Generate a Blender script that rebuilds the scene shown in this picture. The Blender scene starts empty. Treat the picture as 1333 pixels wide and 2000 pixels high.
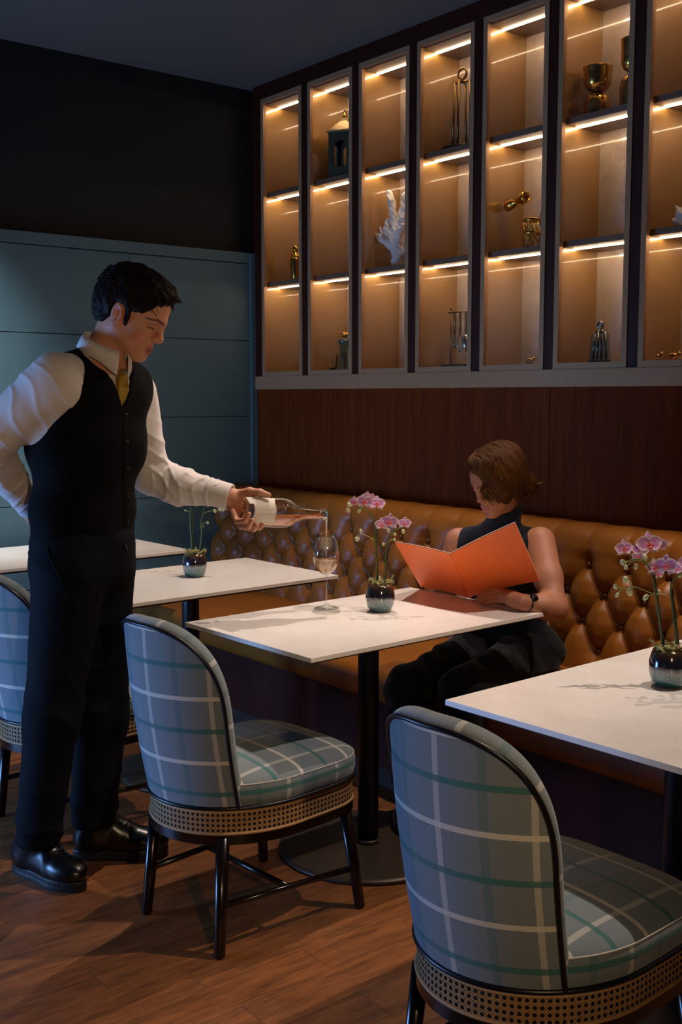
import bpy, bmesh, math, random
import numpy as np
from mathutils import Vector, Matrix

random.seed(7)
SC = bpy.context.scene
COL = SC.collection
PI = math.pi

# ------------------------------------------------------------------ camera
F_PX, CX, CY = 2149.0, 666.5, 1000.0          # focal length and centre in a 1333x2000 frame
CAM_H = 1.44
PITCH = math.radians(6.0)
YAW = math.radians(51.25)
cam_d = bpy.data.cameras.new('camera')
cam = bpy.data.objects.new('camera', cam_d)
COL.objects.link(cam)
cam.location = (0, 0, CAM_H)
cam.rotation_euler = (math.radians(90) - PITCH, 0, YAW)
cam_d.sensor_fit = 'VERTICAL'
cam_d.sensor_height = 36.0
cam_d.lens = F_PX / 2000.0 * 36.0
cam_d.clip_start = 0.05
SC.camera = cam

# ------------------------------------------------------------------ world, exposure, lights
SC.view_settings.view_transform = 'Standard'
SC.view_settings.look = 'None'
SC.view_settings.gamma = 1.0
SC.view_settings.exposure = 0.0
SC.view_settings.use_curve_mapping = False
W = bpy.data.worlds.new('world')
SC.world = W
W.use_nodes = True
W.node_tree.nodes['Background'].inputs[0].default_value = (0.20, 0.30, 0.42, 1)
W.node_tree.nodes['Background'].inputs[1].default_value = 0.02

ZC = 3.06            # ceiling
YB = 3.40            # front plane of the cabinet wall
XL = -4.985          # face of the wainscot on the left wall

def spot(name, loc, target, power, size_deg, blend, color, radius=0.03):
    ld = bpy.data.lights.new(name, 'SPOT')
    ld.energy = power; ld.spot_size = math.radians(size_deg); ld.spot_blend = blend
    ld.color = color; ld.shadow_soft_size = radius
    o = bpy.data.objects.new(name, ld); COL.objects.link(o)
    o.location = loc
    o.rotation_euler = (Vector(target) - Vector(loc)).to_track_quat('-Z', 'Y').to_euler()
    return o
def area(name, loc, target, power, sx, sy, color):
    ld = bpy.data.lights.new(name, 'AREA'); ld.shape = 'RECTANGLE'
    ld.size = sx; ld.size_y = sy; ld.energy = power; ld.color = color
    o = bpy.data.objects.new(name, ld); COL.objects.link(o)
    o.location = loc
    o.rotation_euler = (Vector(target) - Vector(loc)).to_track_quat('-Z', 'Y').to_euler()
    return o
WARM = (1.0, 0.66, 0.40)
WHITE = (1.0, 0.83, 0.72)
# ceiling downlights above the banquette line, one to each table
DOWNLIGHTS = [  # x, y, target x, target y, power, cone, blend, colour
    (-1.15, 2.74, -1.45, 2.28, 150, 70, 0.5, WHITE),
    (-2.36, 2.66, -2.58, 2.26, 94, 66, 0.5, WHITE),
    (-3.30, 2.60, -3.50, 2.28, 128, 64, 0.5, WHITE),
    (-3.90, 1.90, -4.45, 2.05, 42, 44, 0.7, WARM),
    (-4.35, 1.00, -4.99, 1.55, 300, 52, 1.0, (0.88, 0.95, 1.0)),
]
for i, (x, y, tx, ty, p, cone, bl, c) in enumerate(DOWNLIGHTS):
    spot('downlight_beam', (x, y, ZC - 0.03), (tx, ty, 0.75 if i < 4 else 1.55), p, cone, bl, c, 0.013)
# added amber fill spot, set low at the unseen right-hand wall for upright surfaces
spot('warm_fill_beam', (1.18, 0.10, 1.85), (-2.50, 1.40, 0.85), 122, 46, 0.8, (1.0, 0.68, 0.38), 0.05)
# blue dusk through the window in the wall on the camera's side of the room
area('window_daylight', (-4.22, -0.90, 0.60), (-3.0, 2.0, 0.6), 84, 1.2, 0.85, (0.20, 0.44, 1.0))

# ------------------------------------------------------------------ helpers
RIGHT = np.array([math.cos(YAW), math.sin(YAW), 0.0])
FWD0 = np.array([-math.sin(YAW), math.cos(YAW), 0.0])
FWD = FWD0 * math.cos(PITCH) + np.array([0, 0, -math.sin(PITCH)])
UP = np.cross(RIGHT, FWD)
CAMP = np.array([0, 0, CAM_H])
def ray(px, py):
    return FWD * F_PX + RIGHT * (px - CX) - UP * (py - CY)
def at_z(px, py, z):
    r = ray(px, py); return CAMP + r * (z - CAM_H) / r[2]
def at_y(px, py, y):
    r = ray(px, py); return CAMP + r * y / r[1]
def at_d(px, py, d):
    r = ray(px, py); return CAMP + r * d / (r @ FWD0)

def tag(o, label, cat, group=None, kind=None):
    o['label'] = label
    if cat: o['category'] = cat
    if group: o['group'] = group
    if kind: o['kind'] = kind
    return o
def thing(name, label, cat, loc=(0, 0, 0), rz=0.0, group=None):
    o = bpy.data.objects.new(name, None); COL.objects.link(o)
    o.empty_display_size = 0.1
    o.location = loc; o.rotation_euler = (0, 0, rz)
    return tag(o, label, cat, group)
def link(name, me, mat, parent=None, loc=None):
    o = bpy.data.objects.new(name, me); COL.objects.link(o)
    if mat and not me.materials: me.materials.append(mat)
    if parent: o.parent = parent
    if loc is not None: o.location = loc
    return o
def copy_tree(src, parent=None):
    c = src.copy(); COL.objects.link(c); c.parent = parent
    for ch in list(src.children): copy_tree(ch, c)
    return c

class MB:
    """collects shapes; build() links them as one mesh object"""
    def __init__(s): s.v = []; s.f = []; s.uv = {}; s.sm = []
    def add(s, vs, fs, smooth=False, uvs=None):
        n = len(s.v); s.v += [tuple(map(float, p)) for p in vs]
        for i, f in enumerate(fs):
            if uvs is not None: s.uv[len(s.f)] = uvs[i]
            s.f.append(tuple(k + n for k in f)); s.sm.append(smooth)
        return s
    def box(s, lo, hi, M=None):
        (a, b, c), (d, e, f) = lo, hi
        vs = [(a,b,c),(d,b,c),(d,e,c),(a,e,c),(a,b,f),(d,b,f),(d,e,f),(a,e,f)]
        if M is not None: vs = [M @ Vector(p) for p in vs]
        return s.add(vs, [(0,3,2,1),(4,5,6,7),(0,1,5,4),(1,2,6,5),(2,3,7,6),(3,0,4,7)])
    def cbox(s, lo, hi, c=0.004, M=None):
        """box with chamfered edges"""
        bm = bmesh.new(); bmesh.ops.create_cube(bm, size=1.0)
        for v in bm.verts:
            v.co = Vector([(lo[k] + hi[k]) / 2 + v.co[k] * (hi[k] - lo[k]) for k in range(3)])
        bmesh.ops.bevel(bm, geom=list(bm.edges), offset=c, segments=2, affect='EDGES', profile=0.6)
        if M is not None: bm.transform(M)
        bm.verts.index_update()
        s.add([v.co[:] for v in bm.verts], [tuple(v.index for v in f.verts) for f in bm.faces]); bm.free()
        return s
    def lathe(s, prof, n=32, center=(0,0,0), M=None, cap=True, smooth=True):
        vs = []; fs = []
        for (r, z) in prof:
            for i in range(n):
                a = 2*PI*i/n; p = Vector((center[0]+r*math.cos(a), center[1]+r*math.sin(a), center[2]+z))
                vs.append(M @ p if M is not None else p)
        for j in range(len(prof)-1):
            for i in range(n):
                fs.append((j*n+i, j*n+(i+1)%n, (j+1)*n+(i+1)%n, (j+1)*n+i))
        if cap:
            if prof[0][0] > 1e-6: fs.append(tuple(range(n-1, -1, -1)))
            if prof[-1][0] > 1e-6: fs.append(tuple((len(prof)-1)*n+i for i in range(n)))
        return s.add(vs, fs, smooth)
    def tube(s, pts, rad, n=8, closed=False, smooth=True, flat=1.0):
        pts = [Vector(p) for p in pts]; m = len(pts)
        if not isinstance(rad, (list, tuple)): rad = [rad]*m
        vs = []; fs = []; up = None
        for i, p in enumerate(pts):
            t = (pts[(i+1) % m] - pts[i-1]) if closed else (pts[min(i+1, m-1)] - pts[max(i-1, 0)])
            t.normalize()
            if up is None:
                up = Vector((0,0,1)) if abs(t.z) < 0.9 else Vector((1,0,0))
            a = t.cross(up).normalized(); b = a.cross(t).normalized(); up = b
            for k in range(n):
                an = 2*PI*k/n; vs.append(p + (a*math.cos(an) + b*math.sin(an)*flat)*rad[i])
        segs = m if closed else m-1
        for i in range(segs):
            for k in range(n):
                j = (i+1) % m
                fs.append((i*n+k, i*n+(k+1)%n, j*n+(k+1)%n, j*n+k))
        if not closed:
            fs.append(tuple(range(n-1,-1,-1))); fs.append(tuple((m-1)*n+k for k in range(n)))
        return s.add(vs, fs, smooth)
    def ball(s, c, r, n=12, m=8, R=None):
        if not isinstance(r, (list, tuple)): r = (r, r, r)
        vs = []; fs = []
        for j in range(m+1):
            th = PI*j/m
            for i in range(n):
                a = 2*PI*i/n
                q = Vector((r[0]*math.sin(th)*math.cos(a), r[1]*math.sin(th)*math.sin(a), r[2]*math.cos(th)))
                if R is not None: q = R @ q
                vs.append(Vector(c) + q)
        for j in range(m):
            for i in range(n):
                fs.append((j*n+i, (j+1)*n+i, (j+1)*n+(i+1)%n, j*n+(i+1)%n))
        return s.add(vs, fs, True)
    def grid(s, P, smooth=True, uv=None, closed_u=False, flip=False):
        """P[i][j] points"""
        nu, nv = len(P), len(P[0]); vs = [p for row in P for p in row]; fs = []; us = [] if uv is not None else None
        for i in range(nu if closed_u else nu-1):
            i2 = (i+1) % nu
            for j in range(nv-1):
                q = [(i,j),(i2,j),(i2,j+1),(i,j+1)]
                if flip: q = q[::-1]
                fs.append(tuple(a*nv+b for a,b in q))
                if us is not None: us.append([uv[a][b] for a,b in q])
        return s.add(vs, fs, smooth, us)
    def mesh(s, name):
        me = bpy.data.meshes.new(name); me.from_pydata(s.v, [], s.f)
        me.polygons.foreach_set('use_smooth', s.sm)
        if s.uv:
            ul = me.uv_layers.new(name='UVMap')
            for fi, uvs in s.uv.items():
                st = me.polygons[fi].loop_start
                for k, c in enumerate(uvs): ul.data[st+k].uv = c
        me.update(); return me
    def build(s, name, mat, parent=None, loc=None):
        return link(name, s.mesh(name), mat, parent, loc)

def smooth_path(pts, n=8):
    """Catmull-Rom through pts"""
    P = [Vector(p) for p in pts]; out = []
    for i in range(len(P)-1):
        p0 = P[max(i-1,0)]; p1 = P[i]; p2 = P[i+1]; p3 = P[min(i+2, len(P)-1)]
        for k in range(n):
            t = k/n
            out.append(0.5*((2*p1) + (p2-p0)*t + (2*p0-5*p1+4*p2-p3)*t*t + (3*p1-p0-3*p2+p3)*t**3))
    out.append(P[-1]); return out

# ------------------------------------------------------------------ materials
def hexc(h):
    h = h.lstrip('#'); c = [int(h[i:i+2],16)/255 for i in (0,2,4)]
    return tuple((x/12.92 if x <= .04045 else ((x+.055)/1.055)**2.4) for x in c) + (1.0,)
class NT:
    def __init__(s, name):
        s.m = bpy.data.materials.new(name); s.m.use_nodes = True; s.t = s.m.node_tree
        s.b = s.t.nodes['Principled BSDF']; s.out = s.t.nodes['Material Output']
    def n(s, typ, **kw):
        nd = s.t.nodes.new(typ)
        for k, v in kw.items():
            if k.startswith('i_'): nd.inputs[k[2:].replace('_',' ')].default_value = v
            else: setattr(nd, k, v)
        return nd
    def l(s, a, b): s.t.links.new(a, b); return s
    def math(s, op, a, b=None, c=None):
        nd = s.t.nodes.new('ShaderNodeMath'); nd.operation = op
        for i, x in enumerate((a, b, c)):
            if x is None: continue
            if isinstance(x, (int, float)): nd.inputs[i].default_value = x
            else: s.l(x, nd.inputs[i])
        return nd.outputs[0]
    def mix(s, fac, a, b, bt='MIX'):
        nd = s.t.nodes.new('ShaderNodeMix'); nd.data_type = 'RGBA'; nd.blend_type = bt
        for sock, x in ((nd.inputs[0], fac), (nd.inputs[6], a), (nd.inputs[7], b)):
            if isinstance(x, (int, float)): sock.default_value = x
            elif isinstance(x, tuple): sock.default_value = x
            else: s.l(x, sock)
        return nd.outputs[2]
    def ramp(s, fac, stops):
        nd = s.t.nodes.new('ShaderNodeValToRGB'); cr = nd.color_ramp
        while len(cr.elements) < len(stops): cr.elements.new(0.5)
        for e, (p, c) in zip(cr.elements, stops): e.position = p; e.color = c
        s.l(fac, nd.inputs[0]); return nd.outputs[0]
    def noise(s, vec, scale, detail=3, rough=0.5, dist=0.0):
        nd = s.n('ShaderNodeTexNoise'); nd.inputs['Scale'].default_value = scale
        nd.inputs['Detail'].default_value = detail; nd.inputs['Roughness'].default_value = rough
        nd.inputs['Distortion'].default_value = dist
        if vec is not None: s.l(vec, nd.inputs['Vector'])
        return nd.outputs[0]
    def coord(s, kind='Object', scale=None, loc_rand=False):
        tc = s.n('ShaderNodeTexCoord'); v = tc.outputs[kind]
        if loc_rand:
            oi = s.n('ShaderNodeObjectInfo'); mul = s.n('ShaderNodeVectorMath', operation='SCALE')
            comb = s.n('ShaderNodeCombineXYZ')
            for k in range(3): s.l(s.math('MULTIPLY', oi.outputs['Random'], 7.0+13.0*k), comb.inputs[k])
            ad = s.n('ShaderNodeVectorMath', operation='ADD'); s.l(v, ad.inputs[0]); s.l(comb.outputs[0], ad.inputs[1]); v = ad.outputs[0]
        if scale:
            mp = s.n('ShaderNodeMapping'); mp.inputs['Scale'].default_value = scale; s.l(v, mp.inputs['Vector']); v = mp.outputs[0]
        return v
    def bump(s, h, strength=0.3, dist=0.002):
        nd = s.n('ShaderNodeBump'); nd.inputs['Strength'].default_value = strength; nd.inputs['Distance'].default_value = dist
        s.l(h, nd.inputs['Height']); s.l(nd.outputs[0], s.b.inputs['Normal']); return s
    def set(s, **kw):
        for k, v in kw.items():
            sock = s.b.inputs[k.replace('_',' ')]
            if hasattr(v, 'is_output'): s.l(v, sock)
            else: sock.default_value = v
        return s
def plain(name, col, rough=0.5, metal=0.0, var=0.06, vscale=9.0, bump=0.0, bscale=200.0, **kw):
    t = NT(name); c = hexc(col) if isinstance(col, str) else col
    v = t.coord('Object')
    lo = tuple(x*(1-var) for x in c[:3])+(1,); hi = tuple(min(1, x*(1+var)) for x in c[:3])+(1,)
    t.set(Base_Color=t.mix(t.noise(v, vscale, 3), lo, hi), Roughness=rough, Metallic=metal)
    if bump: t.bump(t.noise(v, bscale, 2), bump, 0.001)
    for k, x in kw.items(): t.set(**{k: x})
    return t.m
def wood(name, c1, c2, rough, axis_scale, coat=0.0, rand=False, huev=0.25, bump=0.15, spec=0.5):
    t = NT(name)
    v = t.coord('Object', axis_scale, rand)
    n1 = t.noise(v, 3.0, 5, 0.6, 0.6); n2 = t.noise(v, 14.0, 3, 0.6)
    f = t.math('MULTIPLY_ADD', n2, 0.35, t.math('MULTIPLY', n1, 0.75))
    c = t.ramp(f, [(0.30, hexc(c1)), (0.72, hexc(c2))])
    if rand:
        oi = t.n('ShaderNodeObjectInfo')
        hs = t.n('ShaderNodeHueSaturation'); t.l(c, hs.inputs['Color'])
        t.l(t.math('MULTIPLY_ADD', oi.outputs['Random'], huev*2, 1.0-huev), hs.inputs['Value']); c = hs.outputs[0]
    t.set(Base_Color=c, Roughness=rough, Coat_Weight=coat, Coat_Roughness=0.2)
    t.set(Specular_IOR_Level=spec)
    t.bump(n2, bump, 0.0006)
    return t.m
def thin_glass(name, tint=(1,1,1,1), rough=0.0, ior=1.45, boost=1.0):
    t = NT(name); t.t.nodes.remove(t.b)
    tr = t.n('ShaderNodeBsdfTransparent'); tr.inputs[0].default_value = tint
    gl = t.n('ShaderNodeBsdfGlossy'); gl.inputs['Roughness'].default_value = rough
    geo = t.n('ShaderNodeNewGeometry'); dot = t.n('ShaderNodeVectorMath', operation='DOT_PRODUCT')
    t.l(geo.outputs['Normal'], dot.inputs[0]); t.l(geo.outputs['Incoming'], dot.inputs[1])
    f0 = ((ior-1)/(ior+1))**2
    sch = t.math('POWER', t.math('SUBTRACT', 1.0, t.math('ABSOLUTE', dot.outputs['Value'])), 5.0)
    sch = t.math('MULTIPLY_ADD', sch, 1-f0, f0)
    mx = t.n('ShaderNodeMixShader')
    f = t.math('MINIMUM', t.math('MULTIPLY', sch, boost), 1.0)
    t.l(f, mx.inputs[0]); t.l(tr.outputs[0], mx.inputs[1]); t.l(gl.outputs[0], mx.inputs[2])
    t.l(mx.outputs[0], t.out.inputs['Surface'])
    return t.m
def emis(name, col, strength):
    t = NT(name); t.set(Base_Color=(0.8,0.8,0.8,1), Emission_Color=col, Emission_Strength=strength); return t.m

MT = {}
MT['plank'] = wood('oak_plank', '#40200e', '#9a5c2c', 0.45, (10, 1.3, 10), rand=True, huev=0.16)
MT['floor_base'] = plain('floor_base', '#8a6240', 0.7)
MT['veneer'] = wood('dark_veneer', '#4a1d09', '#70330f', 0.6, (14, 14, 0.8), coat=0.0, spec=0.06)
MT['mullion'] = wood('mullion_wood', '#2a1008', '#3f1a0e', 0.5, (14, 14, 0.8), coat=0.0, spec=0.2)
MT['champagne'] = plain('champagne_metal', '#ab8461', 0.4, 0.2, 0.08, 3.0, Specular_IOR_Level=0.08, bump=0.05, bscale=60)
MT['bronze_panel'] = plain('bronze_panel', '#b08448', 0.36, 0.35, 0.10, 2.5, Coat_Weight=1.0, Coat_Roughness=0.03, Coat_IOR=1.9)
MT['shelf'] = plain('shelf_metal', '#7c6553', 0.38, 0.3)
def back_stone():
    t = NT('back_stone'); v = t.coord('Object')
    w = t.noise(v, 1.6, 5, 0.6, 1.5)
    vein = t.math('ABSOLUTE', t.math('SUBTRACT', t.noise(v, 2.2, 4, 0.55, 2.0), 0.5))
    base = t.ramp(w, [(0.3, hexc('#a08d80')), (0.7, hexc('#c6b4a6'))])
    t.set(Base_Color=t.mix(t.ramp(vein, [(0.0, (0.35,0.35,0.35,1)), (0.03, (0,0,0,1))]), base, hexc('#cdb9a6')), Roughness=0.25, Coat_Weight=1.0, Coat_Roughness=0.03, Coat_IOR=1.9)
    return t.m
MT['back_stone'] = back_stone()
MT['led'] = emis('led_strip', (1.0, 0.77, 0.52, 1), 70.0)
MT['pane'] = thin_glass('cabinet_glass', (0.97,0.96,0.95,1), 0.0, 1.42)
MT['teal'] = plain('teal_paint', '#4c6a72', 0.6, 0.0, 0.04, 2.0)
MT['black_wall'] = plain('dark_plaster', '#1c1d1e', 0.85, 0.0, 0.1, 2.0)
MT['ceiling'] = plain('ceiling_paint', '#5a5b57', 0.85, 0.0, 0.05, 1.0)
MT['plaster'] = plain('front_plaster', '#3a3c3e', 0.8)
MT['brass'] = plain('polished_brass', '#d6a548', 0.2, 1.0, 0.05)
MT['dark_bronze'] = plain('dark_bronze', '#3a3226', 0.35, 0.8)
MT['patina'] = plain('patina_metal', '#4a4b38', 0.5, 0.55)
MT['coral'] = plain('white_coral', '#e6dccf', 0.85, 0.0, 0.1, 30, bump=0.5, bscale=180)
MT['clear'] = thin_glass('clear_glass', (0.97,0.98,0.97,1), 0.0, 1.5, 1.3)
def real_glass(name, tint=(1,1,1,1), ior=1.5):
    t = NT(name); t.set(Base_Color=tint, Roughness=0.0, IOR=ior, Transmission_Weight=1.0); return t.m
MT['crystal'] = real_glass('crystal_glass')
MT['clear_blue'] = thin_glass('blue_tint_glass', (0.70,0.86,0.92,1), 0.0, 1.5, 1.4)
MT['black'] = plain('black_lacquer', '#0b0a0c', 0.25)
MT['chair_wood'] = plain('espresso_wood', '#170d09', 0.2, 0.0, 0.15, 20)
MT['piping'] = plain('black_piping', '#0d0d12', 0.35)
MT['cane'] = plain('cane', '#b08a5c', 0.55, 0.0, 0.2, 60)
MT['cane_back'] = plain('cane_backing', '#0e0805', 0.8)
def marble():
    t = NT('white_marble'); v = t.coord('Object')
    w = t.noise(v, 5.0, 5, 0.6, 1.0)
    vein = t.math('ABSOLUTE', t.math('SUBTRACT', t.noise(v, 9.0, 5, 0.6, 1.6), 0.5))
    base = t.ramp(w, [(0.3, hexc('#e2dad2')), (0.7, hexc('#efe9e2'))])
    t.set(Base_Color=t.mix(t.ramp(vein, [(0.0, (0.14,0.14,0.14,1)), (0.02, (0,0,0,1))]), base, hexc('#b9aea4')), Roughness=0.32, Coat_Weight=0.25, Coat_Roughness=0.15)
    return t.m
MT['marble'] = marble()
MT['subtop'] = plain('table_subtop', '#2b1a10', 0.6)
MT['iron'] = plain('black_iron', '#121317', 0.38, 0.4)
MT['base_plate'] = plain('bronze_plate', '#4a3c30', 0.45, 0.4)
def leather():
    t = NT('tan_leather'); v = t.coord('Object')
    c = t.mix(t.noise(v, 5.0, 4, 0.6), hexc('#744212'), hexc('#965a1e'))
    t.set(Base_Color=c, Roughness=0.38, Specular_IOR_Level=0.36)
    n = t.n('ShaderNodeTexVoronoi'); n.inputs['Scale'].default_value = 420.0; t.l(v, n.inputs['Vector'])
    t.bump(n.outputs['Distance'], 0.10, 0.0006); return t.m
MT['leather'] = leather()
MT['leather_button'] = plain('leather_button', '#6a3d12', 0.35)
def stripe(t, u, off, P, w):
    a = t.math('DIVIDE', t.math('SUBTRACT', u, off), P)
    return t.math('LESS_THAN', t.math('ABSOLUTE', t.math('SUBTRACT', a, t.math('ROUND', a))), w/2/P)
def plaid():
    t = NT('plaid_tweed'); uvn = t.n('ShaderNodeTexCoord'); sep = t.n('ShaderNodeSeparateXYZ'); t.l(uvn.outputs['UV'], sep.inputs[0])
    u, v = sep.outputs[0], sep.outputs[1]
    uv = uvn.outputs['UV']
    base = t.mix(t.noise(uv, 400.0, 2), hexc('#606c73'), hexc('#848e92'))
    c = t.mix(t.math('MULTIPLY', stripe(t, u, 0.105, 0.17, 0.016), 0.45), base, hexc('#3f6b70'))
    c = t.mix(t.math('MULTIPLY', stripe(t, u, 0.02, 0.17, 0.012), 0.62), c, hexc('#c9c6bd'))
    c = t.mix(t.math('MULTIPLY', stripe(t, v, 0.43, 0.172, 0.0125), 0.85), c, hexc('#1f6a66'))
    c = t.mix(t.math('MULTIPLY', stripe(t, v, 0.516, 0.172, 0.011), 0.85), c, hexc('#d8d2c6'))
    # herringbone twill
    zig = t.math('PINGPONG', u, 0.004)
    w = t.math('SINE', t.math('MULTIPLY', t.math('ADD', v, zig), 2*PI/0.0030))
    t.set(Base_Color=t.mix(t.math('MULTIPLY_ADD', w, 0.10, 0.10), c, (0.10,0.11,0.12,1)), Roughness=0.9, Sheen_Weight=0.25, Sheen_Roughness=0.5)
    t.bump(w, 0.25, 0.0006)
    return t.m
MT['plaid'] = plaid()

# ------------------------------------------------------------------ the setting
X_R, Y_F = 1.30, -1.00        # right and front walls of the room (behind and beside the camera)
fl = MB().box((-5.10, Y_F-0.1, -0.10), (X_R+0.1, 3.75, -0.0025)).build('floor', MT['floor_base'])
tag(fl, 'brown oak plank floor', 'floor', kind='structure')
PW = 0.1253
plank_mesh = {}
def plank_me(L):
    if L not in plank_mesh:
        plank_mesh[L] = MB().cbox((-PW/2+0.0005, -L/2+0.0005, -0.0025), (PW/2-0.0005, L/2-0.0005, 0.0), 0.0008).mesh('plank')
    return plank_mesh[L]
rnd = random.Random(3)
LENS = [0.92, 1.22, 1.52]
i0 = int((XL - (-1.954)) / PW) - 1
fixed = {-2: [1.366], -1: [1.366], -3: [1.64]}
k = i0
while True:
    xc = -1.954 + (k + 0.5) * PW
    if xc > -0.55: break
    y = -0.9 - rnd.random() * 0.9
    if k == -2: y = 1.64 - 0.92 - 1.52
    if k == -1: y = 1.366 - 1.22 - 0.92
    seq = {-2: [1.52, 0.92, 1.52], -1: [0.92, 1.22, 1.52]}.get(k)
    n = 0
    while y < 2.75:
        L = seq[n] if seq and n < len(seq) else rnd.choice(LENS)
        o = link('plank', plank_me(L), MT['plank'], fl, (xc, y + L/2, 0.0))
        y += L; n += 1
    k += 1

wl = MB().box((-5.20, Y_F, 0), (-5.035, 3.75, ZC)).build('wall_left', MT['black_wall'])
tag(wl, 'dark left wall with teal panelling up to two thirds', 'wall', kind='structure')
# wainscot: proud teal boards with shadow joints
MB().box((-5.036, Y_F, 0), (-5.001, 3.43, 2.195)).build('panel_backing', MT['teal'], wl)
zs = [0.10, 0.517, 0.922, 1.333, 1.737, 2.144]
yj = [Y_F, 0.25, 1.45, 2.655, 3.40]
for a in range(len(yj)-1):
    for b in range(len(zs)-1):
        MB().cbox((-5.003, yj[a]+0.0015, zs[b]+0.002), (XL, yj[a+1]-0.0015, zs[b+1]-0.002), 0.002).build('panel', MT['teal'], wl)
MB().cbox((-5.003, Y_F, 2.147), (XL+0.003, 3.40, 2.202), 0.002).build('cap_rail', MT['teal'], wl)
MB().cbox((-5.003, Y_F, 0.0), (XL+0.004, 2.5, 0.098), 0.002).build('baseboard_left', MT['teal'], wl)
MB().cbox((XL-0.002, 3.372, 0.0), (XL+0.012, 3.412, 2.2), 0.002).build('trim_corner', MT['teal'], wl)

wb = MB().box((-5.20, 3.44, 0), (X_R, 3.46, 1.477)).build('wall_back', MT['mullion'])
tag(wb, 'reddish brown wood veneer wall behind the leather banquette', 'wall', kind='structure')
for a, b in ((-4.985, -4.125), (-4.125, -2.92), (-2.92, -1.72), (-1.72, -0.52), (-0.52, 0.68), (0.68, 1.30)):
    MB().cbox((a+0.0012, 3.415, 0.3), (b-0.0012, 3.441, 1.485), 0.0012).build('veneer_panel', MT['veneer'], wb)
MB().box((-1.66, 3.40, 1.478), (X_R, 3.46, ZC)).build('veneer_panel', MT['veneer'], wb)
MB().box((-5.20, 3.70, 1.40), (X_R, 3.75, ZC)).build('niche_backing', MT['mullion'], wb)
ce = MB().box((-5.20, Y_F-0.1, ZC), (X_R+0.1, 3.75, ZC+0.1)).build('ceiling', MT['ceiling'])
tag(ce, 'plain dark grey ceiling', 'ceiling', kind='structure')
wr = MB().box((X_R, Y_F-0.1, 0), (X_R+0.1, 3.75, ZC)).build('wall_right', MT['plaster'])
tag(wr, 'dark plaster wall on the right of the room', 'wall', kind='structure')
# front wall (behind the photographer) with the window that lets the dusk in
wf = MB()
wx0, wx1, wz0, wz1 = -4.90, -3.55, 0.12, 1.08
wf.box((-5.10, Y_F-0.1, 0), (wx0, Y_F, ZC)).box((wx1, Y_F-0.1, 0), (X_R+0.1, Y_F, ZC))
wf.box((wx0, Y_F-0.1, 0), (wx1, Y_F, wz0)).box((wx0, Y_F-0.1, wz1), (wx1, Y_F, ZC))
wfo = wf.build('wall_front', MT['plaster']); tag(wfo, 'dark plaster wall with a window behind the photographer', 'wall', kind='structure')
wi = thing('window_1', 'window in the wall behind the photographer', 'window', (0, 0, 0)); wi['kind'] = 'structure'
m = MB()
for x in (wx0, (wx0+wx1)/2-0.03, wx1-0.06): m.box((x, Y_F-0.07, wz0), (x+0.06, Y_F-0.02, wz1))
for z in (wz0, wz1-0.06): m.box((wx0, Y_F-0.07, z), (wx1, Y_F-0.02, z+0.06))
m.build('window_frame', MT['iron'], wi)
MB().box((wx0+0.05, Y_F-0.05, wz0+0.05), (wx1-0.05, Y_F-0.044, wz1-0.05)).build('pane', MT['pane'], wi)
fill_obj = thing('fill_housing', 'invented black spotlight housing for the warm fill, out of view on the right-hand wall', 'lamp', (X_R, 0.10, 1.85))  # invented fixture, dresses the added warm fill spot
MB().cbox((-0.02,-0.05,-0.05), (0.0,0.05,0.05), 0.004).build('wall_plate', MT['iron'], fill_obj)
Mw = Matrix.Translation((-0.02,0,0)) @ Vector((-1,0.35,-0.26)).to_track_quat('Z','Y').to_matrix().to_4x4()
MB().lathe([(0.02,0.0),(0.045,0.01),(0.05,0.085),(0.046,0.085),(0.042,0.02),(0.0,0.015)], 24, M=Mw).build('shade', MT['iron'], fill_obj)
# ceiling downlight fixtures
DL_WHERE = ['the right foreground table', 'the table with the wine glass', 'the table behind the arm of the waiter', 'the far left table', 'the floor beside the teal wall']
for (x, y, *_), where in zip(DOWNLIGHTS, DL_WHERE):
    t = thing('ceiling_downlight', 'small round recessed downlight above ' + where, 'light', (x, y, ZC), 0, 'recessed ceiling downlights')
    MB().lathe([(0.030, 0.0), (0.048, 0.0), (0.048, -0.006), (0.036, -0.009), (0.030, -0.004), (0.030, 0.0)], 24, cap=False).build('ring', MT['iron'], t)

# ------------------------------------------------------------------ display cabinet
CAB = thing('display_cabinet', 'built-in wooden display cabinet with seven lit glass-doored bays', 'cabinet', (0, 0, 0))
PITCHX = 0.4015
MUL = [-4.529 + PITCHX*i for i in range(8)]      # mullion centres
Y_IN = 3.655                                      # face of the back panel
Z_BOT, Z_TOP = 1.566, 2.955
SH = [2.020, 2.487]                               # undersides of the two shelves
ST = 0.024
MB().cbox((XL, YB-0.004, 1.477), (-1.66, Y_IN, 1.547), 0.003).build('bottom_rail', MT['champagne'], CAB)
MB().box((XL, YB+0.03, 1.547), (-1.66, Y_IN+0.02, Z_BOT)).build('bottom_panel', MT['bronze_panel'], CAB)
MB().cbox((XL, YB, 2.985), (-1.66, Y_IN, ZC), 0.002).build('top_rail', MT['mullion'], CAB)
MB().box((XL, YB+0.02, Z_TOP), (-1.66, Y_IN+0.02, 2.985)).build('top_panel', MT['shelf'], CAB)
MB().cbox((XL, YB, 1.547), (-4.909, Y_IN, 2.985), 0.002).build('end_stile', MT['mullion'], CAB)
for x in MUL:
    MB().cbox((x-0.0275, YB+0.004, 1.547), (x+0.0275, Y_IN, 2.985), 0.002).build('mullion', MT['mullion'], CAB)
side_me = MB().box((-0.0015, YB+0.022, Z_BOT), (0.0015, Y_IN, Z_TOP)).mesh('side_panel')
edges = [-4.909] + [x for m_ in MUL for x in (m_-0.0275, m_+0.0275)]
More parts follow.
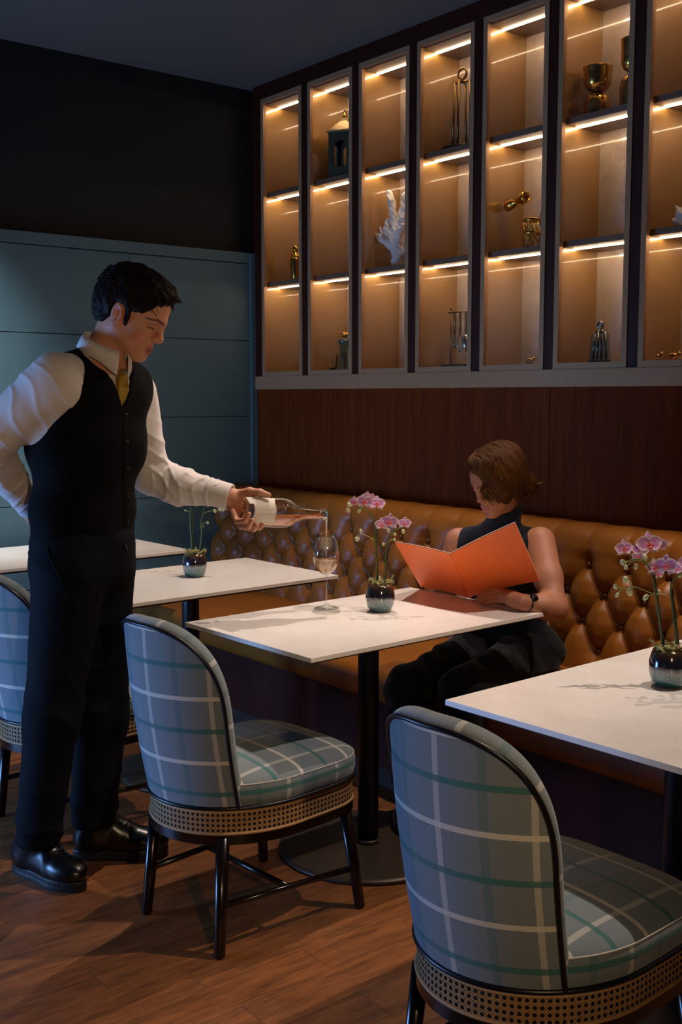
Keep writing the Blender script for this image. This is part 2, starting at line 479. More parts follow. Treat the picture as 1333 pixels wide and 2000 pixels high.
bays = [(edges[2*i], edges[2*i+1]) for i in range(8)]
for bi, (x0, x1) in enumerate(bays):
    w = x1 - x0
    link('side_panel', side_me, MT['bronze_panel'], CAB, (x0+0.0015, 0, 0))
    link('side_panel', side_me, MT['bronze_panel'], CAB, (x1-0.0015, 0, 0))
    MB().box((x0, Y_IN, Z_BOT-0.02), (x1, Y_IN+0.012, Z_TOP+0.02)).build('back_panel', MT['back_stone'], CAB)
    for z in SH:
        s = MB().cbox((x0+0.003, YB+0.034, z), (x1-0.003, Y_IN, z+ST), 0.0015).build('shelf', MT['shelf'], CAB)
        MB().box((x0+0.003, YB+0.106, z-0.003), (x1-0.003, YB+0.112, z-0.0002)).build('light_strip', MT['led'], s)
    MB().box((x0+0.003, YB+0.106, Z_TOP-0.003), (x1-0.003, YB+0.112, Z_TOP-0.0002)).build('light_strip', MT['led'], CAB)
    # glazed door in a slim metal frame, mitred
    fw = 0.023; d0, d1 = x0-0.002, x1+0.002; z0, z1 = 1.547, 2.985
    dm = MB()
    prof = [(0, 0.0), (fw, 0.004)]
    for (a, b, c, d) in (((d0,z0),(d1,z0),(d1-fw,z0+fw),(d0+fw,z0+fw)), ((d1,z0),(d1,z1),(d1-fw,z1-fw),(d1-fw,z0+fw)),
                         ((d1,z1),(d0,z1),(d0+fw,z1-fw),(d1-fw,z1-fw)), ((d0,z1),(d0,z0),(d0+fw,z0+fw),(d0+fw,z1-fw))):
        vs = [(p[0], YB-0.001, p[1]) for p in (a,b,c,d)] + [(p[0], YB+0.020, p[1]) for p in (a,b,c,d)]
        dm.add(vs, [(0,1,2,3),(7,6,5,4),(0,4,5,1),(1,5,6,2),(2,6,7,3),(3,7,4,0)])
    door = dm.build('door', MT['champagne'], CAB)
    MB().box((d0+fw-0.004, YB+0.008, z0+fw-0.004), (d1-fw+0.004, YB+0.013, z1-fw+0.004)).build('pane', MT['pane'], door)

# ------------------------------------------------------------------ banquette
BQ0, BQ1 = XL, -0.35
bq = thing('banquette', 'long tan leather banquette with a deep buttoned back along the wall', 'banquette', (0, 0, 0))
MB().box((BQ0, 2.60, 0.0), (BQ1, 3.38, 0.09)).build('plinth', MT['subtop'], bq)
MB().cbox((BQ0, 2.562, 0.09), (BQ1, 2.60, 0.345), 0.003).build('front_shade_panel', MT['mullion'], bq)  # dark board stands in for the shade on the lower leather front
prof = [(3.10,0.335),(2.56,0.335),(2.535,0.345),(2.526,0.37)]
prof += [(2.525,0.40)] + [(2.525+0.045*(1-math.cos(a)), 0.415+0.045*math.sin(a)) for a in np.linspace(0, PI/2, 7)] + [(2.7,0.466),(2.9,0.468),(3.16,0.462)]
m = MB()
NXS = 60
m.grid([[(BQ0+(BQ1-BQ0)*i/NXS, y, z) for (y,z) in prof] for i in range(NXS+1)], True)
m.add([(BQ1,y,z) for y,z in prof], [tuple(range(len(prof)))])
m.build('seat', MT['leather'], bq)
BX, BZ = 0.170, 0.0985
ROWZ = [0.833, 0.833-BZ, 0.833-2*BZ, 0.833-3*BZ]
X_BTN = -2.517            # a button of the first row
# base path of the back: (y, z) from the seat over the roll to the wall
path = [(3.098,0.43),(3.106,0.50),(3.120,0.60),(3.134,0.70),(3.150,0.80),(3.162,0.86)]
path += [(3.168,0.895),(3.186,0.930),(3.220,0.950),(3.260,0.955),(3.310,0.952),(3.360,0.945),(3.392,0.935)]
pp = smooth_path([(0,y,z) for y,z in path], 12)
def crease(x, z):
    """0 in the seams, 1 on the pillows; and the pit near a button"""
    z1, z4 = ROWZ[0], ROWZ[-1]
    if z >= z1 or z <= z4:
        n = 0 if z >= z1 else 3
        a = (x - X_BTN)/BX - 0.5*(n % 2)
        s = abs(math.sin(PI*a)); dz = (z - z1) if z >= z1 else (z4 - z)
        da = (a-round(a))*BX
        pit = math.exp(-((da/0.034)**2 + (dz/0.034)**2))
        fade = max(0.25, 1 - dz/0.17)
        return 1-(1-min(1, (s*s+0.0012)**0.28))*fade, pit
    q = (z1 - z)/BZ
    a = (x - X_BTN)/BX + q/2; b = (x - X_BTN)/BX - q/2
    sa, sb = abs(math.sin(PI*a)), abs(math.sin(PI*b)); s = min(sa, sb)
    n = round(q); xa = (x - X_BTN)/BX - 0.5*(n % 2)
    pit = math.exp(-((((xa-round(xa))*BX)/0.034)**2 + ((z-(z1-n*BZ))/0.034)**2))
    return (s*s+0.0012)**0.29, pit
NX = int((BQ1-BQ0)/0.0055)
nrm = []
for i in range(len(pp)):
    t = pp[min(i+1,len(pp)-1)] - pp[max(i-1,0)]; t.normalize(); nrm.append(Vector((0, -t.z, t.y)))
rows = []
zarc = []                                  # running height: arc length continues over the roll
acc = pp[0].z
for i, p in enumerate(pp):
    if i: acc += (p - pp[i-1]).length * 0.99
    zarc.append(acc if acc > ROWZ[0] else p.z)
for ix in range(NX+1):
    x = BQ0 + (BQ1-BQ0)*ix/NX; r = []
    for p, nn, za in zip(pp, nrm, zarc):
        s, pit = crease(x, za)
        h = 0.030*min(s, 1.0) - 0.020*pit
        r.append((x, p.y + nn.y*(h-0.012), p.z + nn.z*(h-0.012)))
    rows.append(r)
m = MB().grid(rows, True)
m.build('backrest', MT['leather'], bq)
MB().box((BQ0, 3.20, 0.09), (BQ1, 3.40, 0.90)).build('back_frame', MT['subtop'], bq)
bme = MB().ball((0,0,0), (0.0105,0.007,0.0105), 12, 8).mesh('button')
def path_y(z):
    for a, b in zip(pp[:-1], pp[1:]):
        if a.z <= z <= b.z: return a.y + (b.y-a.y)*(z-a.z)/max(1e-6, b.z-a.z)
    return pp[0].y
for n, z in enumerate(ROWZ):
    x = X_BTN + 0.5*BX*(n % 2) - 20*BX
    while x < BQ1-0.05:
        if x > BQ0+0.05 and x < -1.2: link('button', bme, MT['leather_button'], bq, (x, path_y(z)+0.019, z))
        x += BX

# ------------------------------------------------------------------ tables
TAB = [(-4.567, 2.067, 'white marble table furthest left behind the waiter, beside the teal wall', 0),
       (-3.592, 2.145, 'white marble table carrying a small orchid, right behind the arm of the waiter', 1),
       (-2.600, 2.198, 'white marble table with the wine glass, the seated diner and an orchid', 2),
       (-1.475, 2.215, 'white marble table cut off by the right edge, holding the nearest orchid', 3)]
TR = math.radians(1.7)
top_me = MB().cbox((-0.308,-0.481,0.7365), (0.308,0.481,0.75), 0.0015).mesh('tabletop')
sub_me = MB().box((-0.285,-0.458,0.7265), (0.285,0.458,0.7367)).mesh('subtop')
col_me = MB().lathe([(0.033,0.018),(0.033,0.70),(0.033,0.7266)], 32).lathe([(0.0331,0.7),(0.09,0.715),(0.10,0.7266)], 32, cap=False).mesh('column')
bas_me = MB().lathe([(0.0,0.0),(0.283,0.0),(0.288,0.004),(0.286,0.012),(0.270,0.0175),(0.0,0.019)], 64).lathe([(0.036,0.019),(0.036,0.03),(0.033,0.033)], 32).mesh('base')
tables = []
for x, y, lab, i in TAB:
    t = thing('bistro_table', lab, 'table', (x, y, 0), TR, 'marble tables along the banquette')
    link('tabletop', top_me, MT['marble'], t); link('subtop', sub_me, MT['subtop'], t)
    link('column', col_me, MT['iron'], t); link('base', bas_me, MT['base_plate'], t)
    tables.append(t)

# ------------------------------------------------------------------ plaid chairs
OA, OBY, OCY = 0.231, 0.270, -0.015
def outline(phi, sc=0.0):
    """plan of the seat; phi=0 towards +x, 90 deg = front"""
    c, s = math.cos(phi), math.sin(phi)
    n = 2.0 if s < 0 else 2.0 + 2.4*min(1, s*1.6)
    a, b = OA+sc, OBY+sc
    r = (abs(c/a)**n + abs(s/b)**n)**(-1/n)
    return r*c, r*s + OCY
NPH = 160
ring = [2*PI*i/NPH - PI/2 for i in range(NPH)]           # start at the rear
def arc_table(sc=0.0):
    L = [0.0]; P = [outline(f, sc) for f in ring] + [outline(ring[0], sc)]
    for a, b in zip(P[:-1], P[1:]): L.append(L[-1] + math.hypot(b[0]-a[0], b[1]-a[1]))
    return L
ARC = arc_table()
def on_arc(s, sc=0.0):
    """point on the outline at signed arc length s from the rear centre"""
    T = ARC[-1]; s = s % T
    i = min(NPH-1, int(np.searchsorted(ARC, s, 'right'))-1)
    f = (s-ARC[i])/max(1e-9, ARC[i+1]-ARC[i])
    return outline(ring[i] + f*2*PI/NPH, sc)
def hoop(m, z0, z1, sc0, sc1, closed=True):
    pr = [(sc1, z0), (sc1, z1), (sc0, z1), (sc0, z0), (sc1, z0)]
    m.grid([[(*outline(f, s), z) for s, z in pr] for f in ring], False, closed_u=True)
    return m
def make_chair(label):
    ch = thing('plaid_chair', label, 'chair', (0,0,0), 0, 'plaid dining chairs')
    # legs and H stretcher
    rear_t, rear_b, front_t, front_b = (0.152,-0.205), (0.168,-0.232), (0.190,0.190), (0.215,0.228)
    for sx in (1, -1):
        for t_, b_ in ((rear_t, rear_b), (front_t, front_b)):
            MB().tube([(sx*b_[0],b_[1],0.0),(sx*b_[0],b_[1],0.006),(sx*t_[0],t_[1],0.31)], [0.0125,0.0150,0.0185], 14).build('leg', MT['chair_wood'], ch)
    for sx in (1, -1):
        MB().tube([(sx*0.161,-0.22,0.132),(sx*0.205,0.212,0.118)], 0.0088, 10).build('stretcher', MT['chair_wood'], ch)
    MB().tube([(0.183,-0.01,0.125),(-0.183,-0.01,0.125)], 0.0088, 10).build('stretcher', MT['chair_wood'], ch)
    m = hoop(MB(), 0.292, 0.318, -0.05, 0.001)
    m.add([(*outline(f, -0.04), 0.30) for f in ring], [tuple(range(NPH))])
    m.build('seat_rail', MT['chair_wood'], ch)
    # cane band: dark backing, trims and woven strands
    cb = hoop(MB(), 0.316, 0.384, -0.02, -0.004).build('cane_band', MT['cane_back'], ch)
    m = MB()
    for z in (0.3215, 0.3795):
        m.tube([(*outline(f, -0.0005), z) for f in ring], 0.0042, 6, closed=True)
    m.build('cane_trim', MT['cane'], cb)
    m = MB(); T = ARC[-1]; NC = 124; p = T/NC; z0, z1 = 0.3235, 0.3775; nr = 4; dz = (z1-z0)/nr
    def strand(pts, w, off):
        P = []
        for k, (s, z) in enumerate(pts):
            s2, z2 = pts[min(k+1, len(pts)-1)]; s1, z1_ = pts[max(k-1, 0)]
            tx, tz = s2-s1, z2-z1_; L = math.hypot(tx, tz); nx, nz = -tz/L*w/2, tx/L*w/2
            P.append([(*on_arc(s+nx, off), z+nz), (*on_arc(s-nx, off), z-nz)])
        m.grid(P, False)
    for r in range(nr+1):
        for dd in (-0.0014, 0.0014):
            strand([(T*i/NPH, z0+dz*r+dd) for i in range(NPH+1)], 0.0016, -0.0012)
    for i in range(NC):
        for dd in (-0.0014, 0.0014): strand([(i*p+dd, z0), (i*p+dd, z1)], 0.0016, -0.0008)
        for sg in (1, -1):
            strand([(i*p+p/2 + sg*p*(q/2), z0+dz*q/2) for q in range(0, 2*nr+1)], 0.0017, -0.0004)
    m.build('cane_weave', MT['cane'], cb)
    MB().tube([(*outline(f, 0.003), 0.3895) for f in ring], 0.0062, 8, closed=True).build('piping', MT['piping'], ch)
    # seat cushion
    m = MB(); pr = [(-0.004,0.388),(0.002,0.395),(0.006,0.415),(0.006,0.437),(0.003,0.449),(-0.004,0.457),(-0.02,0.466),(-0.05,0.474),(-0.10,0.481),(-0.16,0.485)]
    P = []; UVs = []
    for i, f in enumerate(ring):
        P.append([(*outline(f, s), z) for s, z in pr])
    def cuv(i, j, wrap):
        x, y, z = P[i % NPH][j]
        if j <= 4: return (ARC[i if wrap else i], z)
        return (x+0.02, y + 0.43 + 0.258)
    fs = []; us = []
    nv = len(pr)
    for i in range(NPH):
        i2 = i+1
        for j in range(nv-1):
            q = [(i,j),(i2,j),(i2,j+1),(i,j+1)]
            fs.append(tuple((a % NPH)*nv+b for a,b in q))
            us.append([((ARC[a], P[a % NPH][b][2]) if j < 4 else (P[a % NPH][b][0]+0.02, P[a % NPH][b][1]+0.688)) for a,b in q])
    c0 = len(P)*nv
    vs = [p_ for row in P for p_ in row] + [(0, OCY, 0.487)]
    for i in range(NPH):
        i2 = (i+1) % NPH
        fs.append((i*nv+nv-1, i2*nv+nv-1, c0))
        us.append([(P[i][-1][0]+0.02, P[i][-1][1]+0.688), (P[i2][-1][0]+0.02, P[i2][-1][1]+0.688), (0.02, OCY+0.688)])
    m.add(vs, fs, True, us)
    seat = m.build('seat_cushion', MT['plaid'], ch)
    MB().tube([(*outline(f, 0.0025), 0.4505) for f in ring], 0.0016, 6, closed=True).build('seam', MT['plaid'], seat)
    # curved back shell
    S = 0.222; HB, HT = 0.235, 0.475; zb = 0.392
    def hgt(s):
        q = min(1.0, max(0.0, (abs(s)-0.015)/(S-0.015)))
        return HB + (HT-HB)*(1-q**2.3)**(1/2.3)
    def shell(s, z, off):
        x, y = on_arc(s, off)
        k = (z-zb)
        return (x*(1+0.17*k), y - 0.13*k - 0.03*math.sin(min(1, k/0.48)*PI)*0.4, z)
    ns = 56; nt = 26
    ss = [S*math.sin(PI/2*(2*i/ns-1)) for i in range(ns+1)]
    def layer(off):
        return [[shell(s, zb + hgt(s)*j/nt, off) for j in range(nt+1)] for s in ss], [[(s, zb + hgt(s)*j/nt) for j in range(nt+1)] for s in ss]
    Po, Uo = layer(0.004); Pi, Ui = layer(-0.044)
    m = MB()
    m.grid(Po, True, Uo); m.grid(Pi, True, Ui, flip=True)
    bk = m.build('backrest', MT['plaid'], ch)
    # rounded rim between both faces, running up one end, over the top and down the other
    edge = [(ss[0], zb + hgt(ss[0])*j/nt) for j in range(nt)] + [(s, zb+hgt(s)) for s in ss] + [(ss[-1], zb + hgt(ss[-1])*j/nt) for j in range(nt-1, -1, -1)]
    eo = [Vector(shell(s, z, 0.004)) for s, z in edge]; ei = [Vector(shell(s, z, -0.044)) for s, z in edge]
    P = []; U = []; acc = 0
    for i in range(len(edge)):
        if i: acc += (eo[i]-eo[i-1]).length
        mid = (eo[i]+ei[i])/2; t_ = (eo[min(i+1,len(eo)-1)]-eo[max(i-1,0)]).normalized()
        ax = (eo[i]-ei[i]); out = t_.cross(ax).normalized()
        if out.dot(mid - Vector((0, mid.y, 0.55))) < 0: out = -out
        P.append([mid + ax/2*math.cos(a) + out*0.016*math.sin(a) for a in np.linspace(0, PI, 9)])
        U.append([(acc, 0.47+0.0055*k) for k in range(9)])
    MB().grid(P, True, U).build('rim', MT['plaid'], bk)
    MB().tube([shell(s, z, 0.0065) for s, z in edge], 0.0052, 8).build('piping', MT['piping'], bk)
    return ch
chairs = [make_chair('plaid chair nearest the camera at the right table')]
CH = [(-1.387, 1.645, 1.5, 'grey plaid chair in the right foreground, nearest the camera'),
      (-2.490, 1.665, 4.6, 'grey plaid chair drawn up to the table with the wine glass'),
      (-3.440, 1.620, 3.0, 'grey plaid chair at the far left, half hidden behind the waiter')]
for i, (x, y, a, lab) in enumerate(CH):
    c = chairs[0] if i == 0 else copy_tree(chairs[0])
    c.location = (x, y, 0); c.rotation_euler = (0, 0, math.radians(a)); c['label'] = lab

# ------------------------------------------------------------------ signed-distance meshing for organic shapes
def rotm(f, u=(0,0,1)):
    """3x3 whose columns are forward, left, up"""
    f = np.array(f, float); f /= np.linalg.norm(f); u = np.array(u, float)
    l = np.cross(u, f); l /= np.linalg.norm(l); u = np.cross(f, l)
    return np.stack([f, l, u], 1)
class SDF:
    def __init__(s): s.ops = []
    def cone(s, a, b, r1, r2=None, k=0.02, op='u'):
        a = np.array(a, float); b = np.array(b, float); r2 = r1 if r2 is None else r2
        s.ops.append((op, 'c', (a, b, r1, r2), k, (a+b)/2, np.linalg.norm(b-a)/2 + max(r1, r2))); return s
    def chain(s, pts, rs, k=0.01, op='u'):
        for (a, b, ra, rb) in zip(pts[:-1], pts[1:], rs[:-1], rs[1:]): s.cone(a, b, ra, rb, k, op)
        return s
    def ell(s, c, semi, R=None, k=0.02, op='u'):
        c = np.array(c, float); semi = np.array(semi, float)
        s.ops.append((op, 'e', (c, semi, np.eye(3) if R is None else R), k, c, max(semi))); return s
    def box(s, c, half, R=None, r=0.0, k=0.02, op='u'):
        c = np.array(c, float); half = np.array(half, float)
        s.ops.append((op, 'b', (c, half, np.eye(3) if R is None else R, r), k, c, np.linalg.norm(half)+r)); return s
    def plane(s, p, n, k=0.005, op='i'):
        """keep the side the normal points away from"""
        n = np.array(n, float); n /= np.linalg.norm(n)
        s.ops.append((op, 'p', (np.array(p, float), n), k, None, 1e9)); return s
    def disp(s, fn): s.ops.append(('n', 'f', fn, 0, None, 1e9)); return s
    @staticmethod
    def prim(kind, a, p):
        if kind == 'c':
            A, B, r1, r2 = a; A = A.astype(p.dtype); ba = (B-A).astype(p.dtype); pa = p-A
            t = np.clip(pa @ ba / max(1e-12, ba @ ba), 0, 1)
            q = pa - t[:, None]*ba
            return np.sqrt(np.einsum('ij,ij->i', q, q)) - (r1+(r2-r1)*t)
        if kind == 'e':
            c, sm, R = [x.astype(p.dtype) for x in a]; q = ((p-c) @ R)/sm; k0 = np.sqrt(np.einsum('ij,ij->i', q, q)); q = q/sm; k1 = np.sqrt(np.einsum('ij,ij->i', q, q))
            return k0*(k0-1)/np.maximum(k1, 1e-9)
        if kind == 'b':
            c, h, R, r = a; q = np.abs((p-c) @ R) - h
            return np.sqrt((np.maximum(q, 0)**2).sum(1)) + np.minimum(q.max(1), 0) - r
        if kind == 'p': return (p-a[0]) @ a[1]
    def eval(s, p, cen=None, rad=None):
        d = np.full(len(p), 1.0, p.dtype)
        for op, kind, a, k, c, R in s.ops:
            if kind == 'f':
                d = d + a(p); continue
            if kind == 'f2':
                d = np.maximum(d, -a(p)); continue
            if cen is not None and c is not None and np.linalg.norm(cen-c) - R > rad + k + 0.03: continue
            q = s.prim(kind, a, p)
            if op == 'u':
                h = np.clip(0.5+0.5*(d-q)/k, 0, 1); d = d*(1-h) + q*h - k*h*(1-h)
            else:
                q = -q if op == 's' else q
                h = np.clip(0.5-0.5*(d-q)/k, 0, 1); d = d*(1-h) + q*h + k*h*(1-h)
        return d
    def bounds(s):
        lo = np.full(3, 1e9); hi = -lo
        for op, kind, a, k, c, R in s.ops:
            if op == 'u' and c is not None:
                if kind == 'c':
                    lo = np.minimum(lo, np.minimum(a[0]-a[2], a[1]-a[3])); hi = np.maximum(hi, np.maximum(a[0]+a[2], a[1]+a[3]))
                else: lo = np.minimum(lo, c-R); hi = np.maximum(hi, c+R)
        return lo-0.03, hi+0.03
    def mesh(s, name, h=0.004, nb=14, color=None, relax=1):
        lo, hi = s.bounds(); B = nb*h
        nbk = np.ceil((hi-lo)/B).astype(int); N = nbk*nb + 8
        I = np.stack(np.meshgrid(*[np.arange(n) for n in nbk], indexing='ij'), -1).reshape(-1, 3)
        cen = lo + (I+0.5)*B; hd = B*math.sqrt(3)/2
        dc = s.eval(cen)
        act = I[np.abs(dc) < hd*1.25 + 0.008]
        g = np.stack(np.meshgrid(*[np.arange(nb+1)]*3, indexing='ij'), -1).reshape(-1, 3)
        ids = []; pos = []; quads = []
        key = lambda q: (q[..., 0]+2)*N[1]*N[2] + (q[..., 1]+2)*N[2] + (q[..., 2]+2)
        for b in act:
            base = b*nb; c = lo + (base+nb/2)*h
            d = s.eval((lo + (base+g)*h).astype(np.float32), c, hd).reshape(nb+1, nb+1, nb+1)
            sg = d < 0
            if sg.all() or not sg.any(): continue
            acc = np.zeros((3, nb, nb, nb), np.float32); cnt = np.zeros((nb, nb, nb), np.float32)
            for ax in range(3):
                o1, o2 = [x for x in range(3) if x != ax]
                for e1 in (0, 1):
                    for e2 in (0, 1):
                        sl = [slice(0, nb)]*3; sl[o1] = slice(e1, nb+e1); sl[o2] = slice(e2, nb+e2)
                        sa = list(sl); sb = list(sl); sa[ax] = slice(0, nb); sb[ax] = slice(1, nb+1)
                        da, db = d[tuple(sa)], d[tuple(sb)]; cr = (da < 0) != (db < 0)
                        t = np.where(cr, da/np.where(da == db, 1, da-db), 0)
                        acc[ax] += t; cnt += cr
                        if e1: acc[o1] += cr
                        if e2: acc[o2] += cr
            ci = np.argwhere(cnt > 0)
            pos.append((base + ci + (acc[(slice(None),)+tuple(ci.T)]/cnt[tuple(ci.T)]).T)*h + lo); ids.append(key(base+ci))
            for ax in range(3):
                o1, o2 = [(1, 2), (2, 0), (0, 1)][ax]
                sa = [slice(0, nb)]*3; sb = [slice(0, nb)]*3; sb[ax] = slice(1, nb+1)
                a_, b_ = sg[tuple(sa)], sg[tuple(sb)]
                e = np.argwhere(a_ != b_)
                if not len(e): continue
                fl = a_[tuple(e.T)]
                e = e + base; q = []
                for s1, s2 in ((0, 0), (-1, 0), (-1, -1), (0, -1)):
                    x = e.copy(); x[:, o1] += s1; x[:, o2] += s2; q.append(key(x))
                q = np.stack(q, 1); q[~fl] = q[~fl][:, ::-1]; quads.append(q)
        ids = np.concatenate(ids); pos = np.concatenate(pos); quads = np.concatenate(quads)
        u, first = np.unique(ids, return_index=True); pos = pos[first]
        qi = np.clip(np.searchsorted(u, quads), 0, len(u)-1); ok = (u[qi] == quads).all(1); qi = qi[ok]
        for _ in range(relax):
            a2 = np.zeros_like(pos); c2 = np.zeros(len(pos))
            for k in range(4):
                np.add.at(a2, qi[:, k], pos[qi[:, (k+1) % 4]]); np.add.at(c2, qi[:, k], 1)
                np.add.at(a2, qi[:, k], pos[qi[:, (k+3) % 4]]); np.add.at(c2, qi[:, k], 1)
            pos = pos*0.5 + 0.5*a2/np.maximum(c2, 1)[:, None]
        me = bpy.data.meshes.new(name)
        nf = len(qi); me.vertices.add(len(pos)); me.vertices.foreach_set('co', pos.ravel())
        me.loops.add(nf*4); me.loops.foreach_set('vertex_index', qi.ravel().astype(np.int32))
        me.polygons.add(nf); me.polygons.foreach_set('loop_start', np.arange(0, nf*4, 4, dtype=np.int32))
        me.polygons.foreach_set('use_smooth', np.ones(nf, bool))
        if color is not None:
            at = me.color_attributes.new('tone', 'FLOAT_COLOR', 'POINT')
            cl = np.ones((len(pos), 4)); cl[:, :3] = color(pos); at.data.foreach_set('color', cl.ravel())
        me.update(); me.validate(); return me
def snap(S, strands):
    """lay strands (points, offset, free end points, radii) on the surface of S; free ends only when they sink below it"""
    P = np.array([tuple(p) for st in strands for p in st[0]], float)
    off = np.array([st[1] for st in strands for _ in st[0]])
    free = np.array([i >= len(st[0])-st[2] for st in strands for i in range(len(st[0]))])
    for _ in range(3):
        d = S.eval(P); e = 0.002
        g = np.stack([S.eval(P+np.eye(3)[k]*e)-S.eval(P-np.eye(3)[k]*e) for k in range(3)], 1)
        g /= np.maximum(np.linalg.norm(g, axis=1), 1e-6)[:, None]
        P = P - g*np.where(free & (d > off), 0.0, np.clip(d-off, -0.012, 0.012))[:, None]
    m = MB(); i = 0
    for pts, _, _, rad in strands:
        m.tube([Vector(p) for p in P[i:i+len(pts)]], rad, 4); i += len(pts)
    return m
def wave(p, ks, ph=0.0):
    d = 0
    for (kx, ky, kz, a, w) in ks:
        d = d + a*np.sin(p[:, 0]*kx + p[:, 1]*ky + p[:, 2]*kz + w + ph + 1.3*np.sin(p[:, 1]*kx*0.4 - p[:, 2]*ky*0.3 + p[:, 0]*kz*0.35))
    return d

# ------------------------------------------------------------------ things on the cabinet shelves
YI = 3.535
FLOOR = [SH[1]+ST, SH[0]+ST, Z_BOT]
def sx(px, row, y=YI):
    # x of a pixel column on a shelf at depth y
    r = ray(px, 0); lo = None
    z = FLOOR[row]
    # solve for the point at depth y whose column is px
    p = at_y(px, 600, y); return float(p[0])
def put(name, label, cat, px, row, rz=0.0, y=YI, group=None):
    return thing(name, label, cat, (sx(px, row, y), y, FLOOR[row]), rz, group)

t = put('cocktail_shaker', 'polished brass cocktail shaker on the middle shelf of the leftmost bay', 'shaker', 578, 1)
MB().lathe([(0.0,0),(0.023,0),(0.025,0.004),(0.029,0.05),(0.033,0.105),(0.033,0.118),(0.030,0.126)], 32).build('body', MT['brass'], t)
c = MB().lathe([(0.0305,0.124),(0.031,0.130),(0.026,0.142),(0.017,0.150),(0.015,0.158)], 32).build('strainer', MT['brass'], t)
MB().lathe([(0.0165,0.157),(0.017,0.175),(0.014,0.186),(0.007,0.191),(0.0,0.192)], 24).build('cap', MT['brass'], t)

t = put('arched_lantern', 'dark metal lantern with arched openings, pale roof and ring, top shelf', 'lantern', 674, 0, math.radians(28))
def arch_wall(w, h, aw, ab, ah, th):
    """wall panel in xz with an arched hole, thickness along y"""
    m = MB(); ou = []; inn = []
    n = 12
    inn = [(-aw, ab)] + [(-aw*math.cos(PI*i/n), ab+ah-aw+aw*math.sin(PI*i/n)) for i in range(n+1)] + [(aw, ab)]
    ou = [(-w, 0)]
    for i in range(n+1):
        a = PI*i/n; x = -math.cos(a); z = math.sin(a); q = max(abs(x), abs(z)*0.9)
        ou.append((max(-w, min(w, -w*math.cos(a)*1.42)), h if 2 < i < n-2 else ab+ah-aw + (h-ab-ah+aw)*min(1, math.sin(a)*1.5)))
    ou.append((w, 0))
    N = len(inn)
    vs = [(x, -th/2, z) for x, z in ou] + [(x, -th/2, z) for x, z in inn] + [(x, th/2, z) for x, z in ou] + [(x, th/2, z) for x, z in inn]
    fs = []
    for i in range(N):
        j = (i+1) % N
        fs += [(i, j, N+j, N+i), (2*N+j, 2*N+i, 3*N+i, 3*N+j), (N+i, N+j, 3*N+j, 3*N+i), (j, i, 2*N+i, 2*N+j)]
    return vs, fs
vs, fs = arch_wall(0.060, 0.215, 0.034, 0.045, 0.125, 0.010)
for k in range(4):
    R = Matrix.Rotation(k*PI/2, 4, 'Z') @ Matrix.Translation((0, -0.058, 0.012))
    MB().add([R @ Vector(v) for v in vs], fs).build('wall', MT['patina'], t)
MB().cbox((-0.066,-0.066,0), (0.066,0.066,0.014), 0.003).build('base', MT['patina'], t)
m = MB(); pr = [(0.072,0.226),(0.070,0.232),(0.045,0.258),(0.020,0.282),(0.010,0.300)]
m.grid([[(r*1.30*math.cos(a), r*1.30*math.sin(a), z) for r, z in pr] for a in [PI/4+PI/2*k for k in range(4)]], False, closed_u=True)
m.box((-0.070,-0.070,0.222), (0.070,0.070,0.228)); m.build('roof', plain('pale_brass', '#b9a070', 0.45, 0.7), t)
MB().ball((0,0,0.308), 0.013).tube([(0,0,0.30),(0,0,0.325)], 0.005).build('finial', MT['brass'], t)
MB().tube([(0.028*math.cos(a)+0.02, 0, 0.318+0.028*math.sin(a)) for a in np.linspace(0, 2*PI, 20, endpoint=False)], 0.003, 6, closed=True).build('ring', MT['brass'], t)

def coral(px, row, pts, label):
    t = put('coral', label, 'coral', px, row, 0, YI+0.0)
    s = SDF(); base = sx(px, row)
    for chain in pts:
        P = [np.array((at_y(a, b, YI)[0]-base, dy, at_y(a, b, YI)[2]-FLOOR[row])) for a, b, dy, r in chain]
        s.chain(P, [q[3] for q in chain], 0.012)
    s.disp(lambda p: wave(p, [(210,160,190,0.0018,0),(90,-140,110,0.0022,1),(320,260,-200,0.0008,2)]))
    s.plane((0,0,0.001), (0,0,-1), 0.003)
    link('branches', s.mesh('coral', 0.0035), MT['coral'], t)
coral(778, 1, [[(776,519,0,.028),(777,490,0,.026),(775,462,0,.024),(770,425,0,.019),(768,395,-.01,.017),(764,376,-.01,.014)],
               [(777,470,0,.022),(786,425,.01,.018),(788,398,.01,.015),(791,380,.0,.011)],
               [(775,478,0,.02),(762,448,-.02,.016),(763,432,-.02,.008)], [(772,486,0,.02),(752,466,-.02,.015),(740,456,-.03,.009)],
               [(755,466,-.02,.012),(750,446,-.02,.007)], [(778,470,0,.018),(790,452,-.03,.014),(797,440,-.03,.009)],
               [(780,430,.01,.012),(783,408,.0,.007)], [(778,500,0,.02),(790,486,.03,.014),(803,472,.03,.01)]],
      'branching white coral on the middle shelf of the third bay')
coral(1338, 1, [[(1342,462,0,.03),(1340,440,0,.028),(1336,420,-.01,.02),(1326,408,-.01,.009)], [(1340,430,0,.02),(1342,408,0,.010)],
                [(1340,440,0,.02),(1328,432,-.02,.012)], [(1344,440,0,.02),(1356,420,0,.012)]], 'knobbly white coral at the right edge of the frame')

